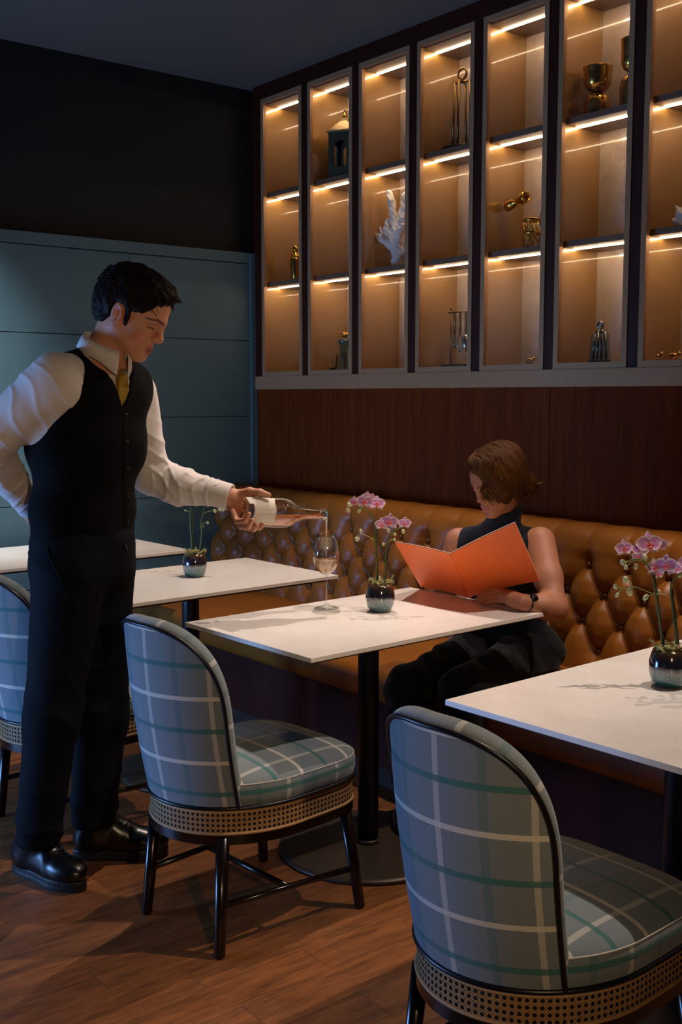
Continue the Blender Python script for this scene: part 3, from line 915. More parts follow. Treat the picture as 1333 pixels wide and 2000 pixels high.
def cloche(name, label, px, row, r, h, glassr, metal, glassm, base_m):
    t = put(name, label, 'lantern', px, row, math.radians(20))
    MB().lathe([(0,0),(r,0),(r*1.01,0.004),(r,0.014),(r*0.92,0.018),(0,0.019)], 40).build('base', base_m, t)
    MB().lathe([(glassr,0.019),(glassr*0.84,h)], 40, cap=False).build('glass', glassm, t)
    f = MB()
    w0, w1 = glassr*0.62, glassr*0.46; H = h*1.08
    for a in (0.0, PI/2):
        M = Matrix.Rotation(a, 4, 'Z')
        for sgn in (-1, 1):
            f.tube([M @ Vector((sgn*w0, 0, 0.018)), M @ Vector((sgn*w1, 0, H))], 0.0058, 6)
        f.tube([M @ Vector((-w1, 0, H)), M @ Vector((w1, 0, H))], 0.0058, 6)
    f.build('frame', metal, t)
    MB().tube([(0,0,H),(0,0,H+0.02)], 0.006, 8).build('stem', metal, t)
    rr = r*0.21
    MB().tube([(rr*math.cos(a), 0, H+0.016+rr+rr*math.sin(a)*1.15) for a in np.linspace(0, 2*PI, 20, endpoint=False)], 0.0055, 6, closed=True).build('ring', metal, t)
antique = plain('antique_brass', '#8f6f3c', 0.3, 0.95)
cloche('glass_lantern', 'tall clear glass lantern with ringed brass frame on a dark disc', 899, 0, 0.093, 0.275, 0.074, antique, MT['clear'], MT['dark_bronze'])
cloche('smoked_lantern', 'small silvery glass lantern with ring handle on the bottom shelf', 1174, 2, 0.045, 0.118, 0.043, plain('steel', '#8f8a84', 0.25, 0.95), MT['clear_blue'], MT['dark_bronze'])

t = put('mixing_glass', 'crystal mixing glass with brass bands on the middle shelf', 'glass', 1039, 1)
MB().lathe([(0.036,0.0),(0.040,0.004),(0.0405,0.12),(0.038,0.12),(0.0365,0.012),(0.0,0.011)], 28, cap=False).build('wall', MT['clear'], t)
m = MB()
for z in (0.004, 0.062, 0.114): m.lathe([(0.0408,z),(0.0422,z+0.001),(0.0422,z+0.011),(0.0408,z+0.012)], 28, cap=False)
m.build('band', MT['brass'], t)
m = MB()
for k in range(6):
    a0 = 2*PI*k/6
    for s0, s1 in ((0,1),(1,0)):
        m.tube([(0.0412*math.cos(a0+s0*0.8), 0.0412*math.sin(a0+s0*0.8), 0.018), (0.0418*math.cos(a0+0.4), 0.0418*math.sin(a0+0.4), 0.062), (0.0412*math.cos(a0+s1*0.8), 0.0412*math.sin(a0+s1*0.8), 0.112)], 0.0026, 5)
m.build('cut_pattern', MT['brass'], t)
gx = sx(1039, 1)
t = thing('jigger', 'brass double jigger on a rod leaning in the mixing glass', 'jigger', (gx, YI, FLOOR[1]+0.012))
a, b = at_y(991, 404, YI-0.01), at_y(1030, 383, YI-0.01)
o = np.array((gx, YI, FLOOR[1]+0.012)); a, b = Vector(a-o), Vector(b-o); mid = (a+b)/2
M = Matrix.Translation(mid) @ (b-a).to_track_quat('Z', 'Y').to_matrix().to_4x4(); Lh = (b-a).length/2
MB().lathe([(0.021,-Lh),(0.022,-Lh*0.8),(0.020,-Lh*0.35),(0.007,0),(0.021,Lh*0.35),(0.024,Lh*0.8),(0.0235,Lh),(0.018,Lh*0.9),(0.0,Lh*0.3)], 20, M=M).build('cups', MT['brass'], t)
MB().tube([mid, Vector((0.0,0,0.005))], 0.002, 6).build('rod', MT['brass'], t)
t = thing('bar_spoon', 'thin brass bar spoon leaning right in the mixing glass', 'spoon', (gx, YI, FLOOR[1]+0.012))
MB().tube([(0,0,0.002),(0.035,0,0.115),(0.052,0,0.165)], 0.002, 6).ball((0.056,0,0.178), (0.008,0.004,0.014)).build('spoon', MT['brass'], t)

def goblet(label, px, prof):
    t = put('double_goblet', label, 'vase', px, 0, 0, YI, 'brass hourglass vases on the top shelf')
    k = [i for i, (r, z) in enumerate(prof) if r == min(p[0] for p in prof[1:-1])][0]
    MB().lathe(prof[:k+1], 40).build('foot', MT['brass'], t)
    up = prof[k:]; inner = [(max(0, r-0.003), z+0.002) for r, z in reversed(up[2:])] + [(0.0, up[1][1]+0.01)]
    MB().lathe(up + inner, 40).build('cup', MT['brass'], t)
goblet('short wide brass hourglass vase, left of the pair on the top shelf', 1158,
       [(0.0,0),(0.051,0),(0.053,0.004),(0.053,0.05),(0.050,0.068),(0.041,0.084),(0.026,0.093),(0.017,0.097),(0.026,0.102),(0.042,0.113),(0.051,0.130),(0.055,0.155),(0.056,0.185),(0.0595,0.192)])
goblet('tall slim brass hourglass vase, right of the pair on the top shelf', 1226,
       [(0.0,0),(0.047,0),(0.049,0.004),(0.049,0.085),(0.045,0.108),(0.034,0.124),(0.022,0.131),(0.014,0.135),(0.022,0.140),(0.036,0.150),(0.045,0.168),(0.048,0.20),(0.048,0.255),(0.050,0.259)])

t = put('jar_with_flower', 'small blue glass jar topped by a golden flower, bottom shelf', 'jar', 674, 2)
MB().lathe([(0.030,0.0),(0.030,0.150),(0.027,0.150),(0.027,0.006),(0.0,0.006)], 28, cap=False).build('wall', MT['clear_blue'], t)
m = MB().lathe([(0,0),(0.032,0),(0.032,0.014),(0,0.014)], 28).lathe([(0,0.140),(0.034,0.140),(0.034,0.160),(0,0.161)], 28)
m.build('cap', plain('blued_steel', '#5d7078', 0.3, 0.8), t)
m = MB()
for k in range(7):
    a = 2*PI*k/7; m.ball((0.011*math.cos(a), 0.011*math.sin(a), 0.182+0.004*(k % 2)), (0.011,0.008,0.010), 8, 6)
m.ball((0,0,0.190), 0.010, 8, 6).tube([(0,0,0.16),(0,0,0.185)], 0.003, 6).build('gold_flower', MT['brass'], t)
MB().ball((0.0,-0.005,0.075), (0.014,0.014,0.02), 10, 8).tube([(0,0,0.014),(0,0,0.07)], 0.004, 6).build('dried_flower', plain('dried_orange', '#b9682e', 0.7), t)
t = put('twig', 'dark bronze twig with golden buds beside the blue jar', 'ornament', 648, 2)
m = MB().tube([(-0.028,0,0.006),(0.0,0,0.012),(0.034,0.0,0.018),(0.045,0.0,0.05),(0.043,0,0.085)], [0.006,0.007,0.006,0.005,0.004], 8)
m.build('branch', MT['dark_bronze'], t)
MB().tube([(0,0,0.012),(-0.02,0,0.05)], 0.002, 5).ball((-0.024,0,0.056), (0.009,0.006,0.011), 8, 6).tube([(0.005,0,0.014),(0.012,0,0.055)], 0.002, 5).ball((0.013,0,0.060), (0.005,0.004,0.010), 8, 6).build('bud', MT['brass'], t)

t = put('bar_tool_stand', 'brass stand hung with bar tools on the bottom shelf', 'bar tools', 898, 2, math.radians(0))
MB().cbox((-0.078,-0.035,0), (0.078,0.035,0.016), 0.002).build('base', MT['dark_bronze'], t)
m = MB()
for x in (-0.052, 0.062): m.tube([(x,0,0.016),(x,0,0.262)], 0.0045, 8).ball((x,0,0.266), 0.007, 8, 6)
m.tube([(-0.07,0,0.250),(0.08,0,0.250)], 0.0042, 8); m.build('frame', antique, t)
for k, x in enumerate((-0.028, 0.006, 0.042)):
    tl = MB().tube([(x,0,0.250),(x,0,0.246),(x,0,0.150)], [0.003,0.0058,0.0058], 8).build('tool', antique, t)
    if k == 0: MB().ball((x,0,0.118), (0.010,0.010,0.032), 10, 8).build('tool_end', MT['clear_blue'], tl)
    if k == 1: MB().tube([(x+0.014*math.sin(a), 0, 0.112+0.038*math.cos(a)) for a in np.linspace(0, 2*PI, 16, endpoint=False)], 0.002, 5, closed=True).tube([(x, 0.014*math.sin(a), 0.112+0.038*math.cos(a)) for a in np.linspace(0, 2*PI, 16, endpoint=False)], 0.002, 5, closed=True).build('whisk', plain('wire_steel', '#9a9ab0', 0.2, 1.0), tl)
    if k == 2: MB().lathe([(0.004,0.150),(0.014,0.140),(0.016,0.10),(0.010,0.075),(0.0,0.072)], 14, center=(x,0,0)).build('tool_end', plain('steel_cup', '#c9c6c0', 0.2, 1.0), tl)

for i, (px, lab) in enumerate(((1037, 'little brass animal figurine on the bottom shelf of the fifth bay'), (1284, 'little brass figurine at the left of the last bay'), (1319, 'little brass figurine at the far right of the last bay'))):
    t = put('figurine', lab, 'figurine', px, 2, 0.3*i, YI-0.02, 'small brass figurines on the bottom shelf')
    m = MB().ball((0,0,0.022), (0.020,0.011,0.012), 12, 8)
    for lx in (-0.012, 0.012):
        for ly in (-0.006, 0.006): m.tube([(lx,ly,0.0),(lx,ly,0.02)], 0.0028, 6)
    m.build('body', MT['brass'], t)
    MB().ball((0.022,0,0.030), (0.008,0.007,0.007), 10, 6).tube([(0.018,0,0.026),(0.024,0.004,0.040)], 0.002, 5).build('head', MT['brass'], t)

# ------------------------------------------------------------------ orchids in glazed pots
def local_fn(r0, d0, z0):
    """pixel + depth -> coordinates in a frame turned to the camera heading, standing at (r0, d0, z0)"""
    def q(px, py, dd=0.0):
        p = at_d(px, py, d0+dd); return Vector((p @ RIGHT - r0, p @ FWD0 - d0, p[2]-z0))
    return q
def pot_mat():
    t = NT('reactive_glaze'); tc = t.n('ShaderNodeTexCoord'); sep = t.n('ShaderNodeSeparateXYZ'); t.l(tc.outputs['Object'], sep.inputs[0])
    v = tc.outputs['Object']
    z = t.math('ADD', sep.outputs[2], t.math('MULTIPLY', t.math('SUBTRACT', t.noise(v, 40, 3), 0.5), 0.012))
    zn = t.math('DIVIDE', z, 0.09)
    c = t.ramp(zn, [(0.0, hexc('#082a2e')), (0.16, hexc('#1f5257')), (0.30, hexc('#5f7c7e')), (0.46, hexc('#7d8788')), (0.56, hexc('#34303a')), (0.74, hexc('#3c3a48')), (1.0, hexc('#6a5238'))])
    sp = t.n('ShaderNodeTexVoronoi'); sp.inputs['Scale'].default_value = 170.0; t.l(v, sp.inputs['Vector'])
    msk = t.math('MULTIPLY', t.math('LESS_THAN', sp.outputs['Distance'], 0.33), t.math('LESS_THAN', zn, 0.36))
    c = t.mix(t.math('MULTIPLY', msk, 0.6), c, hexc('#0f3b40'))
    met = t.ramp(zn, [(0.46, (0,0,0,1)), (0.58, (0.7,0.7,0.7,1))])
    t.set(Base_Color=c, Roughness=0.12, Metallic=met, Coat_Weight=1.0, Coat_Roughness=0.04); return t.m
MT['pot'] = pot_mat()
MT['stem'] = plain('orchid_stem', '#4d5a26', 0.5)
MT['stake'] = plain('dark_stake', '#1d2418', 0.55)
MT['sprig'] = plain('pale_sprig', '#8f9450', 0.5)
MT['bud'] = plain('orchid_bud', '#b9b98a', 0.5)
MT['moss'] = plain('moss', '#8c8456', 0.9, 0, 0.4, 60)
MT['lip'] = plain('orchid_lip', '#d8452a', 0.5)
def petal_mat():
    t = NT('orchid_petal'); u = t.n('ShaderNodeTexCoord'); sep = t.n('ShaderNodeSeparateXYZ'); t.l(u.outputs['UV'], sep.inputs[0])
    e = t.math('ABSOLUTE', t.math('SUBTRACT', sep.outputs[1], 0.5))
    rim = t.math('MAXIMUM', t.math('MULTIPLY', e, 2.0), sep.outputs[0])
    c = t.ramp(rim, [(0.15, hexc('#dfa8d2')), (0.45, hexc('#bd72b6')), (0.74, hexc('#d29ecb')), (0.90, hexc('#f6ecec'))])
    t.set(Base_Color=c, Roughness=0.55, Subsurface_Weight=0.0, Sheen_Weight=0.2); return t.m
MT['petal'] = petal_mat()
def petal(m, length, width, ang, cup, M, back=0.0):
    nu, nv = 6, 6; P = []; U = []
    for i in range(nu+1):
        t = i/nu; w = width*math.sin(PI*min(1, 0.08+0.92*t)**0.8)**0.75 if t < 1 else 0.0
        row = []; ru = []
        for j in range(nv+1):
            s = j/nv*2-1; x = s*w/2; y = length*t
            z = cup*(t*t*0.6 - 0.25*(s*s)) - back
            row.append(M @ (Matrix.Rotation(ang, 4, 'Z') @ Vector((x, y, z)))); ru.append((t, j/nv))
        P.append(row); U.append(ru)
    m.grid(P, True, U)
def flower(parent, pos, size, yaw, pitch, rnd):
    # local: petals in the xy plane, +z faces out; then turned to face the camera (-y)
    M = Matrix.Translation(pos) @ Matrix.Rotation(yaw, 4, 'Z') @ Matrix.Rotation(PI/2 + pitch, 4, 'X') @ Matrix.Rotation(rnd.uniform(-.15,.15), 4, 'Z')
    m = MB(); s = size
    for a in (0, 2.30, -2.30): petal(m, s*0.50, s*0.34, a, -0.12*s, M, 0.03*s)       # sepals
    for a in (1.42, -1.42): petal(m, s*0.54, s*0.56, a, -0.10*s, M)                  # broad side petals
    f = m.build('flower', MT['petal'], parent)
    l = MB(); l.ball(M @ Vector((0, -0.02*s, 0.06*s)), (0.05*s, 0.05*s, 0.07*s), 8, 6)
    l.ball(M @ Vector((0, -0.16*s, 0.10*s)), (0.075*s, 0.045*s, 0.05*s), 8, 6)
    for sg in (-1, 1): l.ball(M @ Vector((sg*0.10*s, -0.06*s, 0.09*s)), (0.04*s, 0.03*s, 0.06*s), 8, 6)
    l.build('lip', MT['lip'], f)
def orchid(label, pot_px, stems, sprigs, flowers, buds, size, seed):
    w = at_z(*pot_px, 0.75); r0, d0 = float(w @ RIGHT), float(w @ FWD0)
    t = thing('potted_orchid', label, 'potted orchid', (w[0], w[1], 0.75), YAW, 'orchids on the tables')
    q = local_fn(r0, d0, 0.75); rnd = random.Random(seed)
    MB().lathe([(0,0),(0.030,0),(0.036,0.005),(0.044,0.022),(0.0472,0.042),(0.0462,0.062),(0.0415,0.080),(0.0375,0.090),(0.0355,0.090),(0.0345,0.082),(0.0,0.080)], 48).build('pot', MT['pot'], t)
    ms = MB()
    for k in range(34):
        a = rnd.uniform(0, 2*PI); rr = 0.034*math.sqrt(rnd.random()); x, y = rr*math.cos(a), rr*math.sin(a)
        pts = [(x+rnd.uniform(-.012,.012), y+rnd.uniform(-.012,.012), 0.086+0.018*rnd.random()) for _ in range(4)]
        ms.tube(smooth_path(pts, 3), rnd.uniform(.0015,.0032), 5)
    for k in range(5):
        a = rnd.uniform(0, 2*PI); ms.tube(smooth_path([(0.02*math.cos(a),0.02*math.sin(a),0.085),(0.036*math.cos(a),0.036*math.sin(a),0.104),(0.046*math.cos(a),0.046*math.sin(a),0.098+0.02*rnd.random())], 4), 0.0028, 6)
    mo = ms.build('moss', MT['moss'], t); mo['kind'] = 'stuff'
    for st in stems:
        pts = [q(*p) for p in st]; pts[0].z = 0.082
        sp = smooth_path(pts, 5); n = len(sp)
        MB().tube(sp, [0.0028-0.0012*i/n for i in range(n)], 7).build('stem', MT['stem'], t)
        k = pts[:max(2, len(pts)//2)]
        MB().tube([k[0]+Vector((0.005,0.003,0)), k[-1]+Vector((0.004,0.003,0.008))], 0.0024, 6).build('stake', MT['stake'], t)
        y = (k[0]*0.45+k[-1]*0.55); MB().tube([y+Vector((0.006*math.cos(a)+0.002, 0.006*math.sin(a), 0)) for a in np.linspace(0, 2*PI, 10, endpoint=False)], 0.0016, 5, closed=True).build('clip', MT['stake'], t)
    for sp_ in sprigs:
        MB().tube(smooth_path([q(*p) for p in sp_], 5), 0.0014, 6).build('sprig', MT['sprig'], t)
    for (px, py, dd, sc) in flowers:
        flower(t, q(px, py, dd), size*sc, rnd.uniform(-0.5, 0.5), rnd.uniform(-0.25, 0.15), rnd)
    for (px, py, s_) in buds:
        R = Matrix.Rotation(rnd.uniform(-.8,.8), 3, 'Y')
        MB().ball(q(px, py, rnd.uniform(-.008,.008)), (0.0058*s_,0.0055*s_,0.0078*s_), 10, 8, R).build('bud', MT['bud'], t)
    return t
orchid('pink orchid in a glazed pot beside the wine glass', (743, 1194),
    [[(736,1134),(735,1082),(732,1050),(732,1026),(723,1002),(711,993),(700,991),(688,992)], [(750,1136),(754,1078),(758,1055),(765,1042),(775,1034),(786,1030)]],
    [[(730,1054),(713.5,1045),(701,1044),(697,1050)], [(757,1060),(764,1055),(771,1054)], [(757,1060),(750,1062)], [(711,993),(704,996)], [(765,1042),(772,1043)], [(732,1026),(738,1021)], [(704,1044),(705,1038)]],
    [(713,979,-.01,1),(737,983,0,.95),(693,980,.01,.7),(718,971,.02,.7),(762,1019,-.01,1.05),(746,1024,.0,.8),(791,1022,.01,.8),(728,975,.015,.7)],
    [(682,986,1.1),(680,997,1.1),(702,997,1.1),(697,1053,1.1),(705,1037,.9),(701,1051,.7),(749,1063,.8),(771,1054,.7),(759,1036,1),(788,1038,1),(772,1044,.8)], 0.056, 5)
orchid('pink orchid in a glazed pot on the nearest table at right', (1306, 1340),
    [[(1296,1262),(1287,1197),(1281,1160),(1276,1128),(1269,1109),(1257,1095),(1244,1092),(1230,1094)], [(1325,1260),(1315,1195),(1311,1156),(1315,1135),(1329,1121),(1345,1112)]],
    [[(1311,1163),(1292,1160),(1278,1160),(1255,1151),(1238,1146),(1217,1149),(1206,1146)], [(1217,1149),(1207,1160)], [(1234,1146),(1233,1136),(1226,1131)], [(1238,1146),(1232,1154)], [(1276,1160),(1264,1166)], [(1250,1094),(1236,1095),(1220,1098)], [(1236,1095),(1225,1106)], [(1238,1098),(1243,1106)], [(1269,1100),(1277,1088)]],
    [(1269,1062,-.01,1.1),(1220,1071,0,.8),(1252,1074,.01,.75),(1288,1064,.015,.7),(1301,1104,-.01,.95),(1280,1108,0,.75),(1286,1121,.01,.55),(1318,1110,.012,.75),(1345,1098,0,.9),(1248,1087,.02,.6)],
    [(1218,1099,1.15),(1223,1108,.8),(1243,1107,.9),(1260,1090,1.2),(1203,1146,.9),(1206,1162,.8),(1222,1132,1.1),(1231,1156,1.3),(1262,1167,1.1),(1288,1156,.8),(1329,1123,.9)], 0.058, 9)
orchid('budding orchid in a glazed pot just below the outstretched sleeve of the waiter', (381, 1126),
    [[(376,1073),(372,1028),(372,1000),(374,980),(380,962),(392,950)], [(389,1071),(394,1040),(393,1022),(396,1005),(403,980),(414,958),(424,948)]],
    [[(372,1000),(366,998),(362,997)], [(392,1030),(396,1025),(402,1020),(406,1021)], [(396,1005),(407,999),(420,997),(432,994)], [(392,1030),(400,1028)]],
    [(426,944,0,.75),(418,950,.01,.7),(384,960,0,.8),(396,954,.01,.8)],
    [(406,1021,.8),(420,998,1),(430,995,1.1),(436,996,.8),(362,997,.5)], 0.052, 11)

# ------------------------------------------------------------------ wine glass, bottle, stream
def liquid_mat(name, tint, diff, mixf=0.5):
    t = NT(name); t.t.nodes.remove(t.b)
    tr = t.n('ShaderNodeBsdfTransparent'); tr.inputs[0].default_value = tint
    df = t.n('ShaderNodeBsdfTranslucent'); df.inputs[0].default_value = diff
    d2 = t.n('ShaderNodeBsdfDiffuse'); d2.inputs[0].default_value = diff
    m0 = t.n('ShaderNodeMixShader'); m0.inputs[0].default_value = 0.5; t.l(df.outputs[0], m0.inputs[1]); t.l(d2.outputs[0], m0.inputs[2])
    m1 = t.n('ShaderNodeMixShader'); m1.inputs[0].default_value = mixf; t.l(tr.outputs[0], m1.inputs[1]); t.l(m0.outputs[0], m1.inputs[2])
    gl = t.n('ShaderNodeBsdfGlossy'); gl.inputs['Roughness'].default_value = 0.03
    m2 = t.n('ShaderNodeMixShader'); m2.inputs[0].default_value = 0.05; t.l(m1.outputs[0], m2.inputs[1]); t.l(gl.outputs[0], m2.inputs[2])
    t.l(m2.outputs[0], t.out.inputs['Surface']); return t.m
MT['goblet'] = thin_glass('goblet_glass', (0.96,0.97,0.96,1), 0.0, 1.55, 2.2)
MT['rose'] = liquid_mat('rose_wine', (1.0,0.70,0.42,1), hexc('#e69a58'))
gp = at_z(638, 1188, 0.75)
glass = thing('wine_glass', 'stemmed glass a third full of rose wine, being poured', 'wine glass', (gp[0], gp[1], 0.75))
MB().lathe([(0,0.0),(0.041,0.0),(0.042,0.0015),(0.030,0.004),(0.010,0.0085),(0.0045,0.016)], 40, cap=False).build('foot', MT['goblet'], glass)
MB().lathe([(0.0045,0.016),(0.0036,0.035),(0.0034,0.080),(0.0042,0.106),(0.008,0.113)], 20, cap=False).build('stem', MT['goblet'], glass)
bowl = [(0.006,0.113),(0.018,0.117),(0.030,0.128),(0.039,0.145),(0.0432,0.163),(0.0432,0.180),(0.0400,0.205),(0.0350,0.228),(0.0305,0.243)]
bw = MB().lathe(bowl + [(0.0300,0.243)] + [(r-0.0012, z+0.0008) for r, z in reversed(bowl[:-1])], 48, cap=False).build('bowl', MT['goblet'], glass)
liq = [(0.0,0.1155)] + [(r-0.0016, z+0.0016) for r, z in bowl[:4]] + [(0.0411,0.160),(0.0,0.160)]
MB().lathe(liq, 40, cap=False).build('wine', liquid_mat('poured_wine', (1.0,0.84,0.68,1), hexc('#eac49c')), glass)

ba = at_d(476, 998, 3.40); bb = at_d(638, 1005.5, 3.505)
ax = Vector(bb-ba); BL = ax.length
bottle = thing('wine_bottle', 'clear bottle of rose wine with a cream label tilted over the glass', 'bottle', tuple(ba))
bottle.rotation_mode = 'QUATERNION'
q_ = ax.to_track_quat('Z', 'Y'); bottle.rotation_quaternion = q_
k = BL/0.275
bp = [(0.0,0.006),(0.030,0.002),(0.043,0.0),(0.0465,0.006),(0.047,0.020),(0.047,0.125),(0.0455,0.140),(0.040,0.155),(0.030,0.172),(0.0215,0.188),(0.0175,0.202),(0.0162,0.225),(0.0155,0.255),(0.0155,0.258),(0.0178,0.259),(0.0180,0.268),(0.0165,0.2735),(0.0135,0.275)]
bp = [(r, z*k) for r, z in bp]
inner = [(r-0.003, z) for r, z in bp[4:13]]
MB().lathe(bp + [(0.0125, 0.274*k)] + list(reversed(inner)), 48, cap=False).build('glass_body', MT['crystal'], bottle)
# liquid inside: lower half of the bore up to a level plane
bm = bmesh.new(); mb = MB().lathe([(0.0,0.012*k),(0.040,0.012*k)] + [(max(0.008, r-0.0012), z) for r, z in inner] + [(0.0,0.256*k)], 40, cap=False)
vs = [bm.verts.new(v) for v in mb.v]
for f in mb.f:
    try: bm.faces.new([vs[i] for i in f])
    except ValueError: pass
bmesh.ops.remove_doubles(bm, verts=bm.verts, dist=1e-5)
up_l = q_.inverted() @ Vector((0,0,1)); lip = Vector((0,0,0.262*k)) + up_l*0.001
r_ = bmesh.ops.bisect_plane(bm, geom=list(bm.verts)+list(bm.edges)+list(bm.faces), plane_co=lip, plane_no=up_l, clear_outer=True)
ed = [e for e in r_['geom_cut'] if isinstance(e, bmesh.types.BMEdge)]
bmesh.ops.holes_fill(bm, edges=ed, sides=0)
me = bpy.data.meshes.new('wine'); bm.to_mesh(me); bm.free()
for p in me.polygons: p.use_smooth = len(p.vertices) < 6
link('wine', me, MT['rose'], bottle)
# label wraps the side that faces the camera, with faint printed lines
camdir = q_.inverted() @ Vector(CAMP-ba); upd = up_l
ang0 = math.atan2(camdir.y, camdir.x); ang1 = math.atan2(upd.y, upd.x)
da = (ang1-ang0+PI) % (2*PI) - PI; sgn = 1 if da > 0 else -1
def label_mat():
    t = NT('wine_label'); tc = t.n('ShaderNodeTexCoord'); sep = t.n('ShaderNodeSeparateXYZ'); t.l(tc.outputs['UV'], sep.inputs[0])
    u, v = sep.outputs[0], sep.outputs[1]
    c = hexc('#d6cdbd')
    ink = 0.0
    rows = [(0.50, 0.035, 0.16, 0.84, 26), (0.36, 0.02, 0.25, 0.75, 40), (0.62, 0.02, 0.3, 0.7, 40)]
    acc = None
    for (c0, w, a, b, fr) in rows:
        m_ = t.math('MULTIPLY', t.math('LESS_THAN', t.math('ABSOLUTE', t.math('SUBTRACT', v, c0)), w), t.math('MULTIPLY', t.math('GREATER_THAN', u, a), t.math('LESS_THAN', u, b)))
        m_ = t.math('MULTIPLY', m_, t.math('GREATER_THAN', t.math('SINE', t.math('MULTIPLY', u, fr*6.28)), -0.1))
        acc = m_ if acc is None else t.math('MAXIMUM', acc, m_)
    e = t.math('MAXIMUM', t.math('ABSOLUTE', t.math('SUBTRACT', u, 0.5)), t.math('ABSOLUTE', t.math('SUBTRACT', v, 0.5)))
    fr_ = t.math('MULTIPLY', t.math('GREATER_THAN', e, 0.44), t.math('LESS_THAN', e, 0.46))
    t.set(Base_Color=t.mix(t.math('MULTIPLY', t.math('MAXIMUM', acc, fr_), 0.22), c, hexc('#6f6a62')), Roughness=0.7); return t.m
P = []; U = []
a_lo, a_hi = ang0 - sgn*0.85, ang0 + sgn*1.15
for i in range(25):
    t_ = i/24; a = a_lo + (a_hi-a_lo)*t_
    row = []; ru = []
    for j in range(9):
        s_ = j/8; wv = 0.0014*math.cos(t_*PI*4)*(1 if j in (0, 8) else 0)
        z = (0.020 + 0.070*s_ + wv)*k; row.append((0.0476*math.cos(a), 0.0476*math.sin(a), z)); ru.append((s_, t_))
    P.append(row); U.append(ru)
MB().grid(P, True, U).build('paper_label', label_mat(), bottle)
# raised emblem on the shoulder of the bottle
em = []
for i in range(30):
    t_ = i/29; a = ang0 + sgn*(0.42 + 0.16*math.sin(t_*PI*3)); z = (0.112 + 0.020*t_)*k
    rr = 0.0474 if z < 0.125*k else 0.0474 - 0.0014*(z-0.125*k)/(0.015*k)
    em.append((rr*math.cos(a), rr*math.sin(a), z))
MB().tube(em, 0.0011, 5).build('emblem', MT['crystal'], bottle)
# the pour
s0 = bb + np.array([0,0,-0.012]); gl_top = np.array([gp[0], gp[1], 0.75+0.160])
s1 = gl_top; dv = s1 - s0
pts = [Vector(s0 + np.array([dv[0]*math.sqrt(t_)*0.9 + dv[0]*0.1*t_, dv[1]*math.sqrt(t_)*0.9 + dv[1]*0.1*t_, dv[2]*t_]) - s0) for t_ in np.linspace(0, 1, 22)]
st = thing('wine_stream', 'thin stream of wine falling from bottle to glass', 'wine', tuple(s0))
MB().tube(pts, [0.0044, 0.0040]+[0.0030-0.0012*i/20 + 0.0005*math.sin(i*1.7) for i in range(20)], 8).build('stream', liquid_mat('falling_wine', (1,0.96,0.92,1), hexc('#f0dcc8'), 0.3), st)

# ------------------------------------------------------------------ menu held by the diner
MT['menu'] = plain('orange_menu_leather', '#ff7838', 0.5, 0, 0.08, 5, bump=0.06, bscale=500)
MT['paper'] = plain('menu_paper', '#e8dccb', 0.7)
mq = {'fb': at_z(914, 1167, 0.7545), 'lb': at_z(822, 1146, 0.757), 'rb': at_d(1055, 1134, 3.52)}
def top_corner(px, py, foot, length):
    """point on the pixel's ray, `length` from its foot, leaning to the table side"""
    best = None
    for d_ in np.linspace(foot @ FWD0 - 0.34, foot @ FWD0, 400):
        p = at_d(px, py, d_); e = abs(np.linalg.norm(p-foot) - length)
        if best is None or e < best[0]: best = (e, p)
    return best[1]
mq['lt'] = top_corner(772, 1060, mq['lb'], 0.285); mq['ft'] = top_corner(880, 1083, mq['fb'], 0.285); mq['rt'] = top_corner(1007, 1022, mq['rb'], 0.285)
o = mq['fb'].copy()
menu = thing('menu', 'open orange menu folder held upright on the table by the diner', 'menu', tuple(o))
def cover(a, b, c, d, bow):
    """bilinear board a-b (top), d-c (bottom) with thickness towards the reader"""
    n_ = 10; front = []; backp = []
    A, B, C_, D = [Vector(mq[k_]-o) for k_ in (a, b, c, d)]
    nn = (B-A).cross(D-A).normalized()
    if nn.dot(Vector(FWD0)) < 0: nn = -nn
    P = []
    for i in range(n_+1):
        u = i/n_; row = []
        for j in range(n_+1):
            v = j/n_; p = (A*(1-u)+B*u)*(1-v) + (D*(1-u)+C_*u)*v + nn*bow*math.sin(PI*u)
            row.append(p)
        P.append(row)
    return P, nn
for (a, b, c, d) in (('lt','ft','fb','lb'), ('ft','rt','rb','fb')):
    P, nn = cover(a, b, c, d, 0.004)
    m = MB(); Q = [[p+nn*0.003 for p in r] for r in P]
    m.grid(P, True); m.grid(Q, True, flip=True)
    rim = lambda G: G[0] + [r[-1] for r in G[1:]] + G[-1][::-1][1:] + [r[0] for r in G[::-1]][1:-1]
    a_, b_ = rim(P), rim(Q); m.grid([[x, y] for x, y in zip(a_+a_[:1], b_+b_[:1])], False)
    cv = m.build('cover', MT['menu'], menu)
    gr = lambda off: [[p + nn*off + ((r[0]-r[-1]).normalized()*0.0022 if j == 0 else Vector((0,0,0))) for j, p in enumerate(r)] for r in P]
    R1 = gr(0.0031); R2 = gr(0.0041)
    m = MB().grid(R1, True).grid(R2, True, flip=True); a_, b_ = rim(R1), rim(R2); m.grid([[x, y] for x, y in zip(a_+a_[:1], b_+b_[:1])], False)
    m.build('page', MT['paper'], cv)
A, D = Vector(mq['ft']-o), Vector(mq['fb']-o)
MB().tube([A, (A+D)/2, D], 0.0025, 8).build('spine', MT['menu'], menu)

